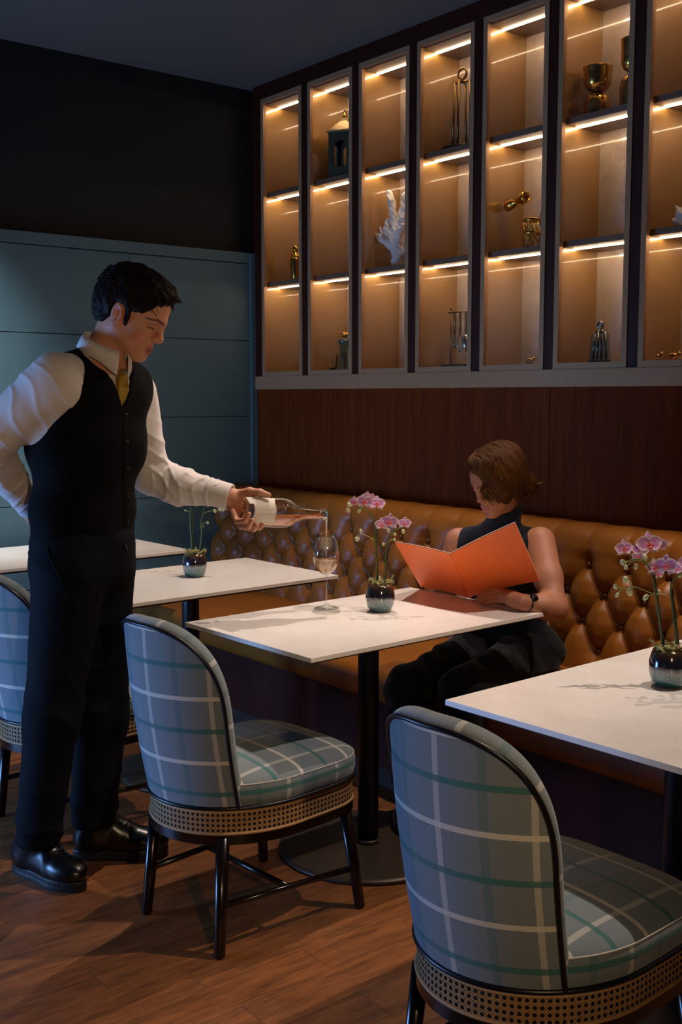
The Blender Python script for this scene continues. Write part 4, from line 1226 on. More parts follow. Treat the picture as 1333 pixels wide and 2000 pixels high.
# ------------------------------------------------------------------ people
def attr_mat(name, rough=0.5, sss=0.0, bump=0.0, bscale=400, **kw):
    t = NT(name); a = t.n('ShaderNodeVertexColor'); a.layer_name = 'tone'
    v = t.coord('Object'); c = t.mix(t.noise(v, 45, 3), a.outputs[0], (0.30,0.10,0.06,1))
    nd = t.mix(0.14, a.outputs[0], c)
    t.set(Base_Color=nd, Roughness=rough)
    if bump: t.bump(t.noise(v, bscale, 2), bump, 0.0006)
    for k, x in kw.items(): t.set(**{k: x})
    return t.m
MT['skin'] = attr_mat('skin', 0.58, bump=0.08, Subsurface_Weight=0.0)
def cloth(name, c1, c2, scale, rough=0.85, bump=0.2, sheen=0.2):
    t = NT(name); v = t.coord('Object')
    t.set(Base_Color=t.mix(t.noise(v, scale, 3), hexc(c1), hexc(c2)), Roughness=rough, Sheen_Weight=sheen, Specular_IOR_Level=0.12)
    t.bump(t.noise(v, scale*2, 2), bump, 0.0005); return t.m
MT['shirt'] = cloth('white_cotton', '#cfc6c2', '#e0d8d3', 300, 0.8, 0.1)
MT['vest'] = cloth('black_wool', '#050506', '#08080a', 600, 0.9, 0.15, 0.0)
MT['trousers'] = cloth('navy_wool', '#05060b', '#080a12', 600, 0.8, 0.15, 0.0)
MT['tie'] = cloth('mustard_silk', '#7d6212', '#96781c', 250, 0.5, 0.1)
MT['boot'] = plain('black_boot_leather', '#0a090a', 0.28)
MT['lace'] = plain('waxed_lace', '#1d1a18', 0.35)
MT['sole'] = plain('black_rubber', '#0c0c0e', 0.5)
MT['top_navy'] = cloth('navy_knit', '#0c101b', '#131927', 500, 0.9, 0.15, 0.1)
MT['slacks'] = cloth('black_slacks', '#09090b', '#101013', 500, 0.85, 0.15, 0.08)
def hair_mat(name, c1, c2, c3):
    t = NT(name); v = t.coord('Object')
    t.set(Base_Color=t.mix(t.noise(v, 70, 4), hexc(c1), t.mix(t.noise(v, 18, 2), hexc(c2), hexc(c3))), Roughness=0.6, Specular_IOR_Level=0.12)
    return t.m
MT['hair_dark'] = hair_mat('dark_hair', '#0c0605', '#1a0d08', '#25130b')
MT['hair_auburn'] = hair_mat('auburn_hair', '#1d0f08', '#47270f', '#744619')

def cap_dist(p, a, b):
    a = np.array(a); b = np.array(b); ba = b-a; t = np.clip((p-a) @ ba/(ba @ ba), 0, 1)
    return np.sqrt((((p-a)-t[:, None]*ba)**2).sum(1))
class Head:
    """a head in a frame (x forward, y its left, z up), origin between the ears at eye height"""
    def __init__(s, o, F, sc=1.0, roll=0.0):
        s.o = np.array(o, float); s.R = rotm(F); s.s = sc
        if roll:
            c, q = math.cos(roll), math.sin(roll); s.R = s.R @ np.array([[1,0,0],[0,c,-q],[0,q,c]])
    def P(s, x, y, z): return s.o + s.R @ (np.array((x, y, z))*s.s)
    def inv(s, p): return (p-s.o) @ s.R / s.s
    def build(s, S, female=False):
        P, R, k = s.P, s.R, s.s
        E = lambda c, sm, kk=0.02, op='u', R2=None: S.ell(P(*c), np.array(sm)*k, R if R2 is None else R @ R2, kk*k, op)
        Cn = lambda a, b, r1, r2, kk=0.02, op='u': S.cone(P(*a), P(*b), r1*k, r2*k, kk*k, op)
        E((-.008,0,.032), (.098,.076,.086), .02)
        E((.030,0,-.020), (.062,.062,.080), .03)
        j = 0.9 if female else 1.0
        for y in (-1, 1):
            Cn((-.002,y*.053*j,-.045), (.066,y*.018*j,-.098), .017, .017, .03)
            E((.054,y*.041,-.030), (.028,.020,.022), .02)
        E((.074,0,-.066), (.026,.030,.030), .02)
        E((.078,0,-.100), (.018,.020,.016), .02)
        E((.046,0,.046), (.057,.062,.050), .02)
        Cn((.083,-.036,.019), (.095,0,.017), .010, .0105, .02); Cn((.083,.036,.019), (.095,0,.017), .010, .0105, .02)
        for y in (-1, 1): E((.110,y*.034,-.003), (.022,.021,.014), .012, 's')
        for y in (-1, 1):
            E((.0785,y*.033,-.004), (.0145,.0155,.0135), .004)
            Cn((.0895,y*.020,-.0085), (.0835,y*.046,-.0065), .0022, .0022, .003)
        n = 0.9 if female else 1.0
        Cn((.097,0,.010), (.109*n+.004,0,-.026), .0070, .0088, .016)
        E((.1110*n,0,-.0345), (.0110,.0105,.0095), .012)
        for y in (-1, 1):
            E((.100,y*.0120,-.0385), (.0115,.0070,.0078), .008)
            E((.108,y*.0058,-.0460), (.004,.003,.003), .002, 's')
        E((.0955,0,-.0655), (.0085,.0215,.0058), .006)
        E((.0940,0,-.0795), (.0090,.0190,.0068), .006)
        Cn((.104,-.0175,-.0722), (.104,.0175,-.0722), .0016, .0016, .003, 's')
        Cn((.096,-.014,-.0900), (.096,.014,-.0900), .002, .002, .008, 's')
        for y in (-1, 1):
            R2 = rotm((1, 0, 0.0)) @ np.array([[math.cos(y*.35), -math.sin(y*.35), 0], [math.sin(y*.35), math.cos(y*.35), 0], [0, 0, 1]])
            t = np.array([[math.cos(-.2), 0, math.sin(-.2)], [0, 1, 0], [-math.sin(-.2), 0, math.cos(-.2)]])
            E((-.006,y*.080,-.012), (.0205,.0078,.034), .006, 'u', t @ R2)
            E((-.001,y*.089,-.010), (.0125,.0075,.022), .004, 's', t @ R2)
            E((-.003,y*.0795,-.041), (.009,.006,.009), .006, 'u')
            E((-.004,y*.0845,-.012), (.0035,.0045,.014), .003, 'u')
            E((.010,y*.0800,-.018), (.005,.006,.007), .004, 'u')
    def tone(s, p, skin, lips, brow, lash=(0.02,0.01,0.01)):
        q = s.inv(p); c = np.tile(np.array(skin), (len(p), 1))
        def blend(d, r0, r1, col, a=1.0):
            w = (np.clip((r1-d)/(r1-r0), 0, 1)*a)[:, None]; c[:] = c*(1-w) + np.array(col)*w
        red = np.array(skin)*np.array([1.02, 0.72, 0.66])
        for y in (-1, 1):
            blend(np.linalg.norm(q-np.array((.070,y*.046,-.040)), axis=1), .005, .032, red, .55)
            blend(np.linalg.norm(q-np.array((-.002,y*.086,-.012)), axis=1), .012, .040, red, .7)
        blend(np.linalg.norm(q-np.array((.113,0,-.035)), axis=1), .004, .022, red, .55)
        yz = q[:, 1:]; fr = np.where(q[:, 0] > 0.045, 0.0, 1.0)
        def seg(a, b):
            a = np.array(a); b = np.array(b); ba = b-a; t = np.clip((yz-a) @ ba/(ba @ ba), 0, 1)
            return np.sqrt((((yz-a)-t[:, None]*ba)**2).sum(1)) + fr
        for c0, sm in (((0,-.0655), (.0225,.0058)), ((0,-.0795), (.0195,.0070))):
            e = np.sqrt((((yz-np.array(c0))/np.array(sm))**2).sum(1)) + fr*9; blend(e, .8, 1.15, lips)
        blend(seg((-.0205,-.0722), (.0205,-.0722)), .0012, .0034, np.array(lips)*.35)
        for y in (-1, 1):
            blend(seg((y*.013,.0150), (y*.036,.0215)), .0030, .0056, brow, .9)
            blend(seg((y*.036,.0215), (y*.054,.0150)), .0020, .0042, brow, .85)
            blend(seg((y*.018,-.0090), (y*.046,-.0070)), .0014, .0034, lash, .95)
            blend(seg((y*.022,.004), (y*.044,.005)), .002, .009, np.array(skin)*.62, .6)
        return c
def hand(S, wrist, palm_pts, fingers, thumb, sc=1.0):
    """palm as flattened blob between wrist and knuckles, then chains for the fingers"""
    S.chain(palm_pts, [0.026*sc, 0.028*sc, 0.024*sc][:len(palm_pts)], 0.015)
    for f in fingers: S.chain(f, [0.0098*sc, 0.0092*sc, 0.0085*sc, 0.0070*sc][:len(f)], 0.004)
    S.chain(thumb, [0.0145*sc, 0.0125*sc, 0.0110*sc, 0.0085*sc][:len(thumb)], 0.008)

# ---------------- the waiter
R0, D0 = -0.85, 3.23
base = RIGHT*R0 + FWD0*D0
waiter = thing('person', 'waiter in black waistcoat and mustard tie, standing and pouring wine with outstretched arm', 'person', (base[0], base[1], 0), YAW)
def w(px, py, d):
    p = at_d(px, py, d); return np.array((p @ RIGHT - R0, d - D0, p[2]))
TF = (0.80, -0.60, 0.0); TR_ = rotm(TF)
def torso(S, g=0.0, k=0.05):
    S.ell(w(163,1088,3.25), (.122+g,.168+g,.130), TR_, k)
    S.ell(w(163,990,3.25), (.120+g,.165+g,.150), TR_, k)
    S.ell(w(171,860,3.245), (.138+g,.188+g,.180), TR_, k)
    S.ell(w(182,770,3.245), (.118+g,.180+g,.110), TR_, k)
    S.cone(w(124,742,3.13), w(256,756,3.37), .056+g, .056+g, k)
    S.cone(w(196,705,3.255), w(130,735,3.14), .050+g*.6, .042+g, .04)
    S.cone(w(200,705,3.255), w(250,745,3.36), .050+g*.6, .042+g, .04)
RS, RE, RW = w(110,746,3.11), w(-26,866,3.13), w(56,984,3.35)
LS, LE, LW = w(264,768,3.40), w(294,928,3.47), w(446,970,3.425)
HIPS = [w(136,1125,3.175), w(194,1125,3.325)]
KNEES = [w(102,1400,3.135), w(196,1400,3.30)]
ANK = [w(74,1640,3.165), w(182,1612,3.31)]
hd = Head(w(256,611,3.235), (0.871,-0.187,-0.454), 1.0)
body = SDF()
hd.build(body)
body.cone(hd.P(-.022,0,-.050), w(200,712,3.255), .056, .060, .03)
torso(body, -0.012)
body.chain([RS, RE, RW], [.055,.043,.030], .02); body.chain([LS, LE, LW], [.052,.042,.029], .02)
for h_, kn in zip(HIPS, KNEES): body.chain([h_, h_+(kn-h_)*0.25], [.082,.075], .03)
hand(body, LW, [LW, w(466,978,3.44), w(470,990,3.452)],
     [[w(470,1002,3.462), w(488,1026,3.455), w(506,1031,3.42), w(513,1027,3.385)],
      [w(463,1003,3.452), w(479,1030,3.425), w(496,1034,3.385), w(503,1026,3.355)],
      [w(457,1000,3.435), w(470,1028,3.395), w(486,1029,3.357), w(493,1016,3.338)],
      [w(453,994,3.415), w(463,1018,3.375), w(479,1017,3.345), w(487,1004,3.336)]],
     [w(460,966,3.43), w(488,960,3.412), w(508,962,3.402), w(525,967,3.40)])
hand(body, RW, [RW, w(66,1004,3.385), w(76,1014,3.41)],
     [[w(74+4*i,1006+9*i,3.41), w(92+4*i,1012+9*i,3.43), w(108+3*i,1016+9*i,3.42)] for i in range(4)], [w(62,1010,3.37), w(66,1028,3.385), w(76,1040,3.40)])
SK = hexc('#c98e70')[:3]
link('body', body.mesh('waiter_body', 0.0030, color=lambda p: hd.tone(p, SK, hexc('#a8594f')[:3], hexc('#2a150c')[:3])), MT['skin'], waiter)
# shirt
shirt = SDF(); torso(shirt, 0.0)
shirt.chain([RS, RE], [.084,.068], .03).chain([RE, RW], [.064,.043], .02)
shirt.chain([LS, LE], [.068,.060], .03).chain([LE, w(352,950,3.455), LW + (LE-LW)*0.16], [.060,.060,.042], .02)
def ridge(ph): return (1-np.abs(np.sin(ph)))**2.2
def sleeve_folds(p):
    dR = cap_dist(p, RS+(RE-RS)*0.25, RE); dRe = cap_dist(p, RE, RE+(RW-RE)*0.7)
    dL = cap_dist(p, LS+(LE-LS)*0.7, LE+(LW-LE)*0.25); dLf = cap_dist(p, LE+(LW-LE)*0.3, LW)
    x, y, z = p[:,0], p[:,1], p[:,2]
    f = 0.0055*np.exp(-(dR/0.13)**2)*ridge(x*44 + z*26 + 1.1*np.sin(z*27+y*19) + 0.4)
    f += 0.0060*np.exp(-(dRe/0.10)**2)*ridge(z*66 - x*34 + 1.2*np.sin(x*41+y*30))
    f += 0.0070*np.exp(-(dL/0.09)**2)*ridge(z*58 + x*46 + 1.1*np.sin(x*35-y*28))
    f += 0.0065*np.exp(-(dLf/0.09)**2)*ridge(x*58 - z*34 + 1.3*np.sin(z*38+x*19))
    return 0.002 - f + 0.0012*np.sin(x*60+z*45+y*30)
shirt.disp(sleeve_folds)
shirt.cone(w(214,690,3.20), hd.P(.01,0,-.12), .064, .058, .004, 's')
shirt.plane(w(163,1085,3.25), (0,0,-1), .01)
sh = link('shirt', shirt.mesh('shirt', 0.0038, relax=1), MT['shirt'], waiter)
for (a, b, r1, r2) in ((LE+(LW-LE)*0.74, LW+(LW-LE)*0.03, .0415, .0400), (RE+(RW-RE)*0.80, RW+(RW-RE)*0.06, .041, .040)):
    q = Vector(b-a).to_track_quat('Z', 'Y').to_matrix().to_4x4(); L_ = np.linalg.norm(b-a)
    MB().lathe([(r1-.004,0),(r1+.002,0),(r1+.0035,.004),(r1+.002,.010),(r2+.002,L_-.004),(r2+.0005,L_),(r2-.002,L_),(r2-.003,L_*.5),(r1-.004,0)], 36, cap=False, M=Matrix.Translation(a) @ q).build('cuff', MT['shirt'], sh)
# collar: stand and fall round the neck, open to points at the tie
nc = w(205,690,3.235); na = Vector(hd.P(-.022,0,-.05) - w(200,712,3.255)).normalized()
na = (na*0.75 + Vector((0,0,1))*0.55).normalized(); cf = Vector(TF); cf = (cf - na*cf.dot(na)).normalized(); cl = na.cross(cf)
P = []
for i in range(61):
    a = math.radians(14) + math.radians(332)*i/60
    fr = math.cos(a)                      # 1 at the front
    row = []
    tip = max(0, fr)**5
    for (rr, hh) in ((.060,.012),(.0635,.030),(.068,.033),(.074,.016),(.080+.004*tip,-.008-.030*tip)):
        row.append(Vector(nc) + cf*((rr+.004)*math.cos(a) + .010*tip) + cl*rr*math.sin(a) + na*(hh - .016*fr))
    P.append(row)
m = MB().grid(P, True); col_o = m.build('collar', MT['shirt'], sh)
md = col_o.modifiers.new('thickness', 'SOLIDIFY'); md.thickness = 0.0024; md.offset = 0
# waistcoat
vest = SDF(); torso(vest, 0.010)
fc = Vector(TF)
vest.cone(RS + (RS-RE)*0.05 + np.array((-.02,-.03,.015)), RS+(RE-RS)*0.42, .094, .104, .006, 's')
vest.cone(LS + np.array((.050,.050,.030)), LS+(LE-LS)*0.6 + np.array((.055,.045,0)), .082, .10, .006, 's')
base_t = SDF(); torso(base_t, 0.010)
def march(S, px, py, d0=2.7, d1=3.6):
    ds = np.linspace(d0, d1, 360); P = np.array([w(px, py, d) for d in ds]); v = S.eval(P)
    i = np.argmax(v < 0); return P[i] if v.min() < 0 else P[180]
vb = march(base_t, 241, 797); n1 = march(base_t, 172, 685); n2 = w(272,708,3.24)
tf_ = np.array(TF); mid_n = (n1+n2)/2
def wedge(p):
    ds_ = []
    for nn_ in (n1, n2):
        nrm_ = np.cross(nn_-vb, tf_); nrm_ /= np.linalg.norm(nrm_)
        if (mid_n-vb) @ nrm_ > 0: nrm_ = -nrm_
        ds_.append((p-vb) @ nrm_)
    ds_.append(-((p-w(190,720,3.26)) @ tf_))
    return np.max(ds_, 0)
vest.ops.append(('w', 'f2', wedge, 0.003, None, 1e9))
vest.cone(w(206,690,3.21), w(215,640,3.2), .072, .085, .01, 's')
vest.plane(w(150,1068,3.25), np.array((0.30*TF[0], 0.30*TF[1], -1.0)), .004)
vest.disp(lambda p: wave(p, [(18,12,40,.0016,0),(40,-30,22,.0010,1)]))
ve = link('waistcoat', vest.mesh('waistcoat', 0.0045, relax=2), MT['vest'], waiter)
bdir = np.array((0.0,-1.0,0.0))
for (px, py) in ((246,812),(249,864),(250,915),(251,967),(250,1020),(247,1070)):
    c = march(vest, px, py); M = Matrix.Translation(c) @ Vector((0.75,-0.66,0.05)).to_track_quat('Z', 'Y').to_matrix().to_4x4()
    MB().lathe([(0,.003),(.0045,.003),(.0062,.0022),(.0062,-.002)], 16, M=M).build('button', MT['black'], ve)
c1 = march(vest, 243, 800); c2 = march(vest, 247, 960); c3 = march(vest, 243, 1095)
pl = [march(vest, 241+ (py-795)*0.012, py) + np.array((0.0,-0.0015,0)) for py in range(800, 1090, 14)]
MB().tube(pl, 0.0022, 6).build('front_edge', MT['vest'], ve)
# tie
tie = SDF(); kA, kB, kC = march(shirt, 231, 716)+tf_*.010, march(shirt, 234, 738)+tf_*.009, march(shirt, 240, 790)+tf_*-.002
tie.cone(kA, kB, .0195, .0140, .004)
Rb = rotm(tf_, kB-kC)
for t_ in np.linspace(0, 0.95, 9): tie.box(kB+(kC-kB)*t_, (.0028, .0125+.009*t_, .009), Rb, .002, .010)
link('tie', tie.mesh('tie', 0.0028), MT['tie'], waiter)
# trousers
tr = SDF()
tr.ell(w(163,1095,3.25), (.130,.172,.115), TR_, .05); tr.ell(w(163,1045,3.25), (.124,.166,.09), TR_, .05)
for i, (h_, kn, an) in enumerate(zip(HIPS, KNEES, ANK)):
    tr.chain([h_, kn, an + (an-kn)*0.04], [.108, .080, .066], .035)
def tfold(p):
    lo = np.exp(-((p[:,2]-0.16)/0.10)**2)*0.005 + np.exp(-((p[:,2]-0.55)/0.10)**2)*0.0022 + 0.0008
    return 0.002*np.sin(p[:,0]*34+p[:,1]*26+2*np.sin(p[:,2]*5)) - 1.6*lo*ridge(p[:,2]*24 + 1.3*np.sin(p[:,0]*20+p[:,1]*16) + p[:,0]*22)
tr.disp(tfold)
tr.plane(w(163,1020,3.25), (0,0,1), .004); tr.plane((0,0,ANK[0][2]-0.008), (0,0,-1), .004)
tro = link('trousers', tr.mesh('trousers', 0.0045, relax=2), MT['trousers'], waiter)
pk = [march(tr, x, y)+np.array((0,-.001,0)) for x, y in ((92,1066),(98,1090),(112,1118),(122,1140))]
MB().tube(smooth_path(pk, 4), 0.0022, 6).build('pocket_edge', MT['trousers'], tro)
# boots
def boot(heel, toe, shaft_top):
    heel = np.array((*heel, 0.0)); toe = np.array((*toe, 0.0)); f = toe-heel; L_ = np.linalg.norm(f); f /= L_; k_ = L_/0.305
    R = rotm(f); Q = lambda x, y, z: heel + (f*x + R[:, 1]*y)*k_ + np.array((0,0,z))
    S = SDF()
    S.ell(Q(.222,0,.050), (.084*k_,.0500,.040), R, .03); S.ell(Q(.140,0,.060), (.085*k_,.043,.050), R, .03)
    S.ell(Q(.055,0,.062), (.052*k_,.0385,.058), R, .03)
    S.cone(Q(.150,0,.085), Q(.085,0,.130), .034, .042, .03); S.cone(Q(.068,0,.08), shaft_top, .044, .047, .03)
    S.plane(Q(0,0,.026), (0,0,-1), .003)
    S.disp(lambda p: 0.0012*np.sin((p @ f)*120)*np.exp(-((((p-heel) @ f)/k_-.185)/.03)**2))
    bo = link('boot', S.mesh('boot', 0.0035, relax=2), MT['boot'], waiter)
    ol = []
    for i in range(48):
        a = 2*PI*i/48; c_, s_ = math.cos(a), math.sin(a)
        x = .1525 + .150*(abs(c_)**0.8)*(1 if c_ > 0 else -1)
        wd = .0385 + .0165*math.exp(-((x-.215)/.075)**2) - .004*math.exp(-((x-.12)/.04)**2)
        ol.append((x, wd*0.94*(abs(s_)**0.75)*(1 if s_ > 0 else -1)))
    m = MB(); rows = [(0.0,.985),(.004,1.0),(.013,1.0),(.0145,.975),(.0165,.975),(.018,1.0),(.028,1.0),(.032,.98),(.033,.90)]
    m.grid([[Q(.1525+(x-.1525)*sc_, y*sc_, z) for z, sc_ in rows] for x, y in ol], False, closed_u=True)
    m.add([Q(.1525+(x-.1525)*.985, y*.985, 0) for x, y in ol], [tuple(range(47,-1,-1))])
    m.build('sole', MT['sole'], bo)
    for i in range(6):
        x = .196-.019*i; z = .100+.010*i; y = .024+.002*i
        pts = [Q(x+.006*sg*t_, y*t_, z) for sg in (1,) for t_ in np.linspace(-1, 1, 9)]
        snap(S, [(pts, .0022, 0, .0032)]).build('lace', MT['lace'], bo)
g1 = [(at_z(px, py, 0) @ RIGHT - R0, at_z(px, py, 0) @ FWD0 - D0) for px, py in ((27,1697),(166,1742),(142,1676),(331,1668))]
boot(g1[0], g1[1], ANK[0]+np.array((0,0,.05))); boot(g1[2], g1[3], ANK[1]+np.array((0,0,.05)))
# hair
hr = SDF(); Ph, Rh = hd.P, hd.R
hr.ell(Ph(-.012,0,.046), (.112,.088,.092), Rh, .02)
hr.ell(Ph(-.055,0,.005), (.062,.080,.080), Rh, .03)
hr.ell(Ph(.050,0,.094), (.055,.064,.030), Rh, .03)
for y in (-1, 1): hr.box(Ph(.030,y*.068,-.002), (.014,.008,.032), Rh, .004, .012)
hr.ell(Ph(.115,0,-.035), (.070,.110,.105), Rh, .012, 's')
hr.box(Ph(.085,0,-.055), (.055,.12,.070), Rh, 0, .01, 's')
for y in (-1, 1): hr.ell(Ph(-.004,y*.092,-.020), (.026,.040,.042), Rh, .008, 's')
hr.plane(Ph(-.06,0,-.062), Rh @ np.array((0.25,0,-1)), .008)
hr.plane(Ph(.034,0,-.03), Rh @ np.array((.45,0,-1)), .006, 's') if False else None
def hfold(p):
    q = hd.inv(p)
    return 0.0012*np.sin(q[:,1]*120 + 3*np.sin(q[:,0]*45+q[:,2]*38) + q[:,2]*45) + 0.0018*np.sin(q[:,0]*95 + 2*np.sin(q[:,1]*60)+q[:,2]*55) + 0.0012*np.sin(q[:,0]*240+q[:,1]*200+4*np.sin(q[:,2]*80))
hr.disp(hfold)
ho = link('hair', hr.mesh('waiter_hair', 0.0032), MT['hair_dark'], waiter)
strands = []; rg = random.Random(21)
for i in range(560):
    th = rg.uniform(-1.75, 1.75); u = rg.uniform(-1.0, 1.0)
    x0 = -.012 + .095*u; yy = math.sin(th)*.086*math.sqrt(max(0.05, 1-u*u*.75)); zz = .046 + math.cos(th)*.090*math.sqrt(max(0.05, 1-u*u*.8))
    if zz < -.03: continue
    dx = rg.uniform(.012, .024); dn = rg.uniform(.000, .004)
    a = Ph(x0-dx, yy*.97, zz-.002); b = Ph(x0, yy*1.02, zz+dn); c = Ph(x0+dx, yy*1.04+rg.uniform(-.01,.01), zz-.004-dx*.25)
    strands.append((smooth_path([a, b, c], 3), rg.uniform(0, .0012), 1, [.0008,.0018,.0024,.0024,.0020,.0014,.0005]))
m = snap(hr, strands)
for i in range(34):
    y = -.055+.11*i/33; m.tube(smooth_path([Ph(.055,y,.106), Ph(.090,y*1.02,.096), Ph(.104+rg.uniform(-.004,.003),y*1.05+.004,.086+rg.uniform(-.004,.006))], 3), [.002,.0032,.0034,.0032,.0026,.0018,.0006], 4)
m.build('hair_locks', MT['hair_dark'], ho)

# ---------------- the diner
R0, D0 = 0.585, 3.90
base = RIGHT*R0 + FWD0*D0
diner = thing('person', 'seated diner with short auburn hair and sleeveless dark top, reading an orange menu', 'person', (base[0], base[1], 0), YAW)
HIP = w(1000,1262,3.90); NB = w(975,1036,3.81)
LSd, RSd = w(1056,1058,3.69), w(897,1058,3.87)
TF = (-0.50, -0.86, 0.0); TRd = rotm(TF)
def trunk(S, g=0.0, k=0.05):
    S.ell(w(1000,1262,3.90), (.118+g,.175+g,.105), TRd, k)
    S.ell(w(994,1190,3.875), (.100+g,.142+g,.110), TRd, k)
    S.ell(w(984,1112,3.835), (.108+g,.155+g,.125), TRd, k)
    S.cone(LSd*0.88+RSd*0.12 + np.array((0,0,-.005)), RSd*0.88+LSd*0.12+ np.array((0,0,-.005)), .046+g, .046+g, k)
    S.cone(NB + np.array((0,0,-.02)), LSd*0.8+RSd*0.2, .045+g, .036+g, .04); S.cone(NB+ np.array((0,0,-.02)), RSd*0.8+LSd*0.2, .045+g, .036+g, .04)
hf = Head(w(975,937,3.72), (-0.800,-0.470,-0.372), 0.93)
EL, WR = w(1084,1188,3.535), w(1020,1176,3.488)
ER, WRr = w(866,1160,3.98), w(884,1146,3.93)
bd = SDF(); hf.build(bd, True)
bd.cone(hf.P(-.022,0,-.055), NB, .046, .050, .03)
trunk(bd, -.008)
bd.chain([LSd, EL+(LSd-EL)*0.45, EL, EL+(WR-EL)*0.35, WR], [.051,.046,.040,.039,.0255], .022)
bd.chain([RSd, ER, WRr], [.050,.040,.025], .02)
KN = [w(905,1350,3.50), w(800,1345,3.62)]; FT = [np.array((KN[0][0]+.02, KN[0][1]-.02, .06)), np.array((KN[1][0]+.0, KN[1][1]-.02, .06))]
HJ = [HIP + np.array((.075,-.045,-.01)), HIP + np.array((-.075,.045,-.01))]
for h_, kn in zip(HJ, KN): bd.chain([h_, h_+(kn-h_)*0.4], [.080,.070], .03)
K1 = w(985,1166,3.535)
hand(bd, WR, [WR, w(1002,1170,3.510), w(984,1164,3.540)],
     [[w(984,1156,3.545), w(966,1152,3.575), w(948,1158,3.600), w(936,1164,3.610)],
      [w(982,1162,3.540), w(962,1159,3.572), w(943,1165,3.592), w(932,1170,3.598)],
      [w(981,1168,3.533), w(962,1166,3.562), w(946,1171,3.578), w(937,1174,3.582)],
      [w(983,1174,3.525), w(968,1173,3.548), w(955,1176,3.560), w(948,1178,3.563)]],
     [w(1004,1164,3.53), w(992,1157,3.58), w(978,1152,3.64), w(966,1150,3.67)], 0.84)
hand(bd, WRr, [WRr, w(888,1138,3.90)], [[w(890+3*i,1134+6*i,3.89), w(894+3*i,1122+6*i,3.875), w(898+3*i,1114+6*i,3.865)] for i in range(4)], [w(884,1138,3.885), w(890,1128,3.865), w(896,1120,3.855)], 0.85)
SKd = hexc('#9c6549')[:3]
link('body', bd.mesh('diner_body', 0.0031, color=lambda p: hf.tone(p, SKd, hexc('#a85a52')[:3], hexc('#4a2a18')[:3])), MT['skin'], diner)
# sleeveless high-neck top
tp = SDF(); trunk(tp, 0.004)
tp.cone(hf.P(-.018,0,-.098), NB, .050, .056, .03)
for A, Bq in ((LSd, EL), (RSd, ER)):
    o_ = (LSd-RSd)/np.linalg.norm(LSd-RSd)*(1 if A is LSd else -1)
    tp.cone(A + o_*.050 + np.array((0,0,.055)), A+(Bq-A)*0.30 + o_*.035, .052, .060, .006, 's')
tp.cone(hf.P(-.015,0,-.118)+np.array((0,0,.030)), hf.P(.0,0,-.06), .052, .07, .006, 's')
tp.disp(lambda p: wave(p, [(22,16,48,.0022,0),(55,-20,30,.0012,1.4)]))
link('top', tp.mesh('top', 0.0045, relax=2), MT['top_navy'], diner)
# trousers
ts = SDF(); ts.ell(HIP+np.array((0,0,-.005)), (.130,.188,.100), TRd, .05)
for h_, kn, ft in zip(HJ, KN, FT): ts.chain([h_, kn, ft+np.array((0,0,.06))], [.098,.075,.055], .04)
ts.disp(lambda p: wave(p, [(35,28,60,.0032,0),(70,-45,50,.0016,1)]))
link('trousers', ts.mesh('slacks', 0.005, relax=2), MT['slacks'], diner)
for ft in FT:
    S = SDF(); a = ft*np.array((1,1,0))
    S.ell(a+np.array((-.02,-.06,.035)), (.040,.110,.034), None, .02); S.cone(a+np.array((0,.02,.03)), a+np.array((0,.01,.09)), .036, .034, .02); S.plane(a, (0,0,-1), .002)
    link('shoe', S.mesh('shoe', 0.005), MT['boot'], diner)
# watch on the wrist
wd_ = (EL-WR)/np.linalg.norm(EL-WR); wc = WR + wd_*0.030
M = Matrix.Translation(wc) @ Vector(wd_).to_track_quat('Z', 'Y').to_matrix().to_4x4()
wt = MB().lathe([(.0275,-.010),(.0295,-.010),(.0300,0),(.0305,.010),(.0285,.010)], 28, M=M, cap=False).build('wristwatch', MT['black'], diner)
out = Vector((0.10,-0.55,0.80)).normalized(); out = (out - Vector(wd_)*out.dot(Vector(wd_))).normalized()
Mf = Matrix.Translation(Vector(wc)+out*0.0285) @ out.to_track_quat('Z', 'Y').to_matrix().to_4x4()
MB().lathe([(.0,.006),(.0125,.006),(.0150,.004),(.0150,-.002)], 24, M=Mf).build('watch_case', plain('watch_steel', '#2a2c30', 0.2, 0.9), wt)
# hair: parted bob that falls over the near cheek
hh = SDF(); Ph, Rh = hf.P, hf.R; k_ = hf.s
E = lambda c, s, kk=.02, op='u': hh.ell(Ph(*c), np.array(s)*k_, Rh, kk, op)
E((-.014,0,.046), (.108,.090,.092)); E((-.048,.0,-.020), (.062,.084,.086), .03)
E((.020,.050,.030), (.070,.046,.084), .03); E((.046,.062,-.018), (.040,.028,.056), .03)
E((.058,.014,.092), (.054,.060,.036), .03)
E((-.082,.040,-.048), (.034,.040,.036), .03); E((-.104,.046,-.062), (.024,.026,.014), .02)
E((.118,-.052,-.030), (.074,.095,.118), .010, 's')
E((.092,.012,-.088), (.064,.072,.062), .010, 's')
hh.plane(Ph(-.02,0,-.106), Rh @ np.array((0.10,0,-1)), .01)
def wf_(p):
    q = hf.inv(p); th = np.arctan2(q[:,1]+.03, q[:,2]+.02)
    return 0.0008*np.sin(q[:,0]*150 + 7*th + 2.5*np.sin(q[:,2]*25)) + 0.0005*np.sin(q[:,0]*310 - 9*th + 2*np.sin(q[:,2]*50)) + .0006*np.sin(q[:,1]*130+q[:,0]*60)
hh.disp(wf_)
hob = link('hair', hh.mesh('diner_hair', 0.0032), MT['hair_auburn'], diner)
strands = []; rg = random.Random(8)
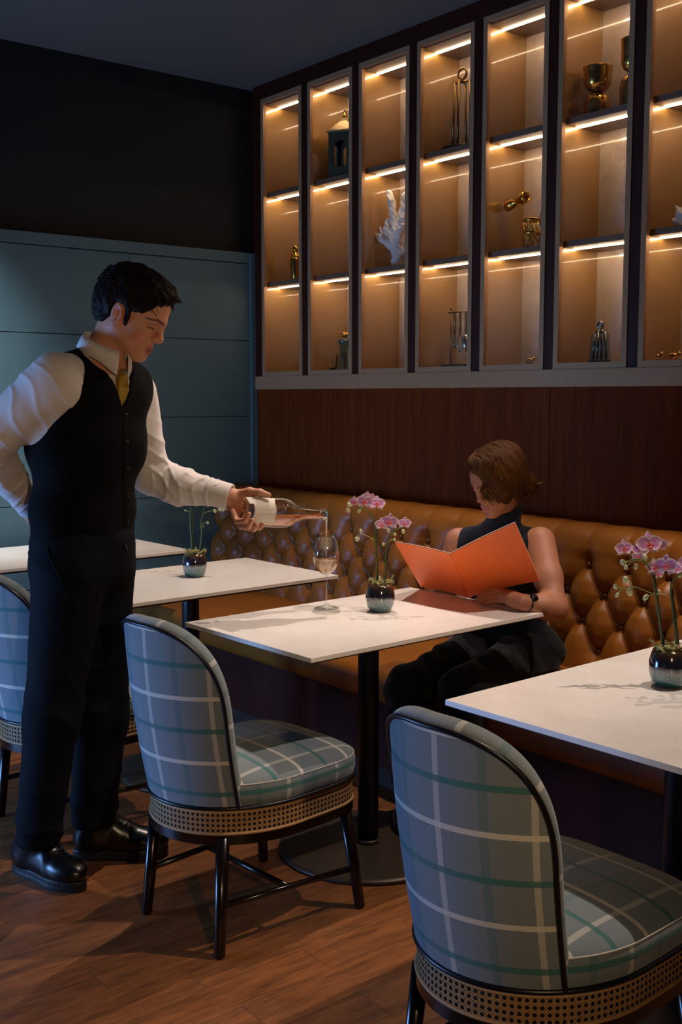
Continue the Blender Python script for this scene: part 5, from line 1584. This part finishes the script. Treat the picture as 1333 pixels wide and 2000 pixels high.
for i in range(300):
    x0 = rg.uniform(-.100, .088); f = (x0+.10)/.18
    kk = math.sqrt(max(.08, 1-((x0+.014)/.118)**2))*rg.uniform(.985, 1.035)
    fw_ = .034*f*f; pts = []
    th0 = rg.uniform(-.45, .35); th1 = 1.62
    for q in range(6):
        th = th0 + (th1-th0)*q/5; pts.append((x0+fw_*q/5, .092*kk*math.sin(th), .046 + .094*kk*math.cos(th)))
    xe, ye = pts[-1][0], pts[-1][1]; drop = rg.uniform(.75, 1.1)
    pts += [(xe - .006, ye*1.0, .040-.045*drop), (xe - .020 - .012*f, ye*.93, .040-.090*drop), (xe - .036*f - .022 + rg.uniform(-.006,.006), ye*.80, .040-.128*drop)]
    if x0 > .03: pts = pts[:-1]
    sp = smooth_path([Ph(*p) for p in pts], 3); n = len(sp)
    strands.append((sp, rg.uniform(-.0004,.0012), 5, [.0005+.0021*math.sin(PI*min(1, .06+.92*q/n)) for q in range(n)]))
m = MB()
for i in range(22):
    a = rg.uniform(-.03,.03); m.tube(smooth_path([Ph(-.072,.05+a,-.02), Ph(-.098,.055+a,-.056), Ph(-.122-rg.random()*.012,.058+a*1.2,-.052-rg.random()*.016)], 4), [.002,.003,.0032,.003,.0028,.0025,.002,.0014,.0006], 4)
for i in range(120):
    u = rg.random()*.8; e = rg.uniform(-.006, .006); v_ = rg.uniform(-.003, .004); s_ = 1 + .02*rg.random()
    pts = [(.020+.050*u, -.040+e, .134-.012*u+v_), (.055+.042*u, -.018+e, .134-.020*u+v_), (.082+.030*u, .016+.018*(1-u)+e, .106-.014*u),
           (.078+.026*u, .052+.022*(1-u), .052-.006*u+v_), (.062+.022*u+e*.5, .074+.012*(1-u), -.004+v_), (.040+.020*u+e, .080+.006*(1-u)+v_, -.050+.012*u+e)]
    sp = smooth_path([Ph(a*s_, b*s_, c) for a, b, c in pts], 4); n = len(sp)
    strands.append((sp, rg.uniform(-.0004,.0014), 3, [.0005+.0024*math.sin(PI*min(1, .06+.92*q/n)) for q in range(n)]))
fk = m; m = snap(hh, strands); m.add(fk.v, fk.f, True)
m.build('hair_locks', MT['hair_auburn'], hob)
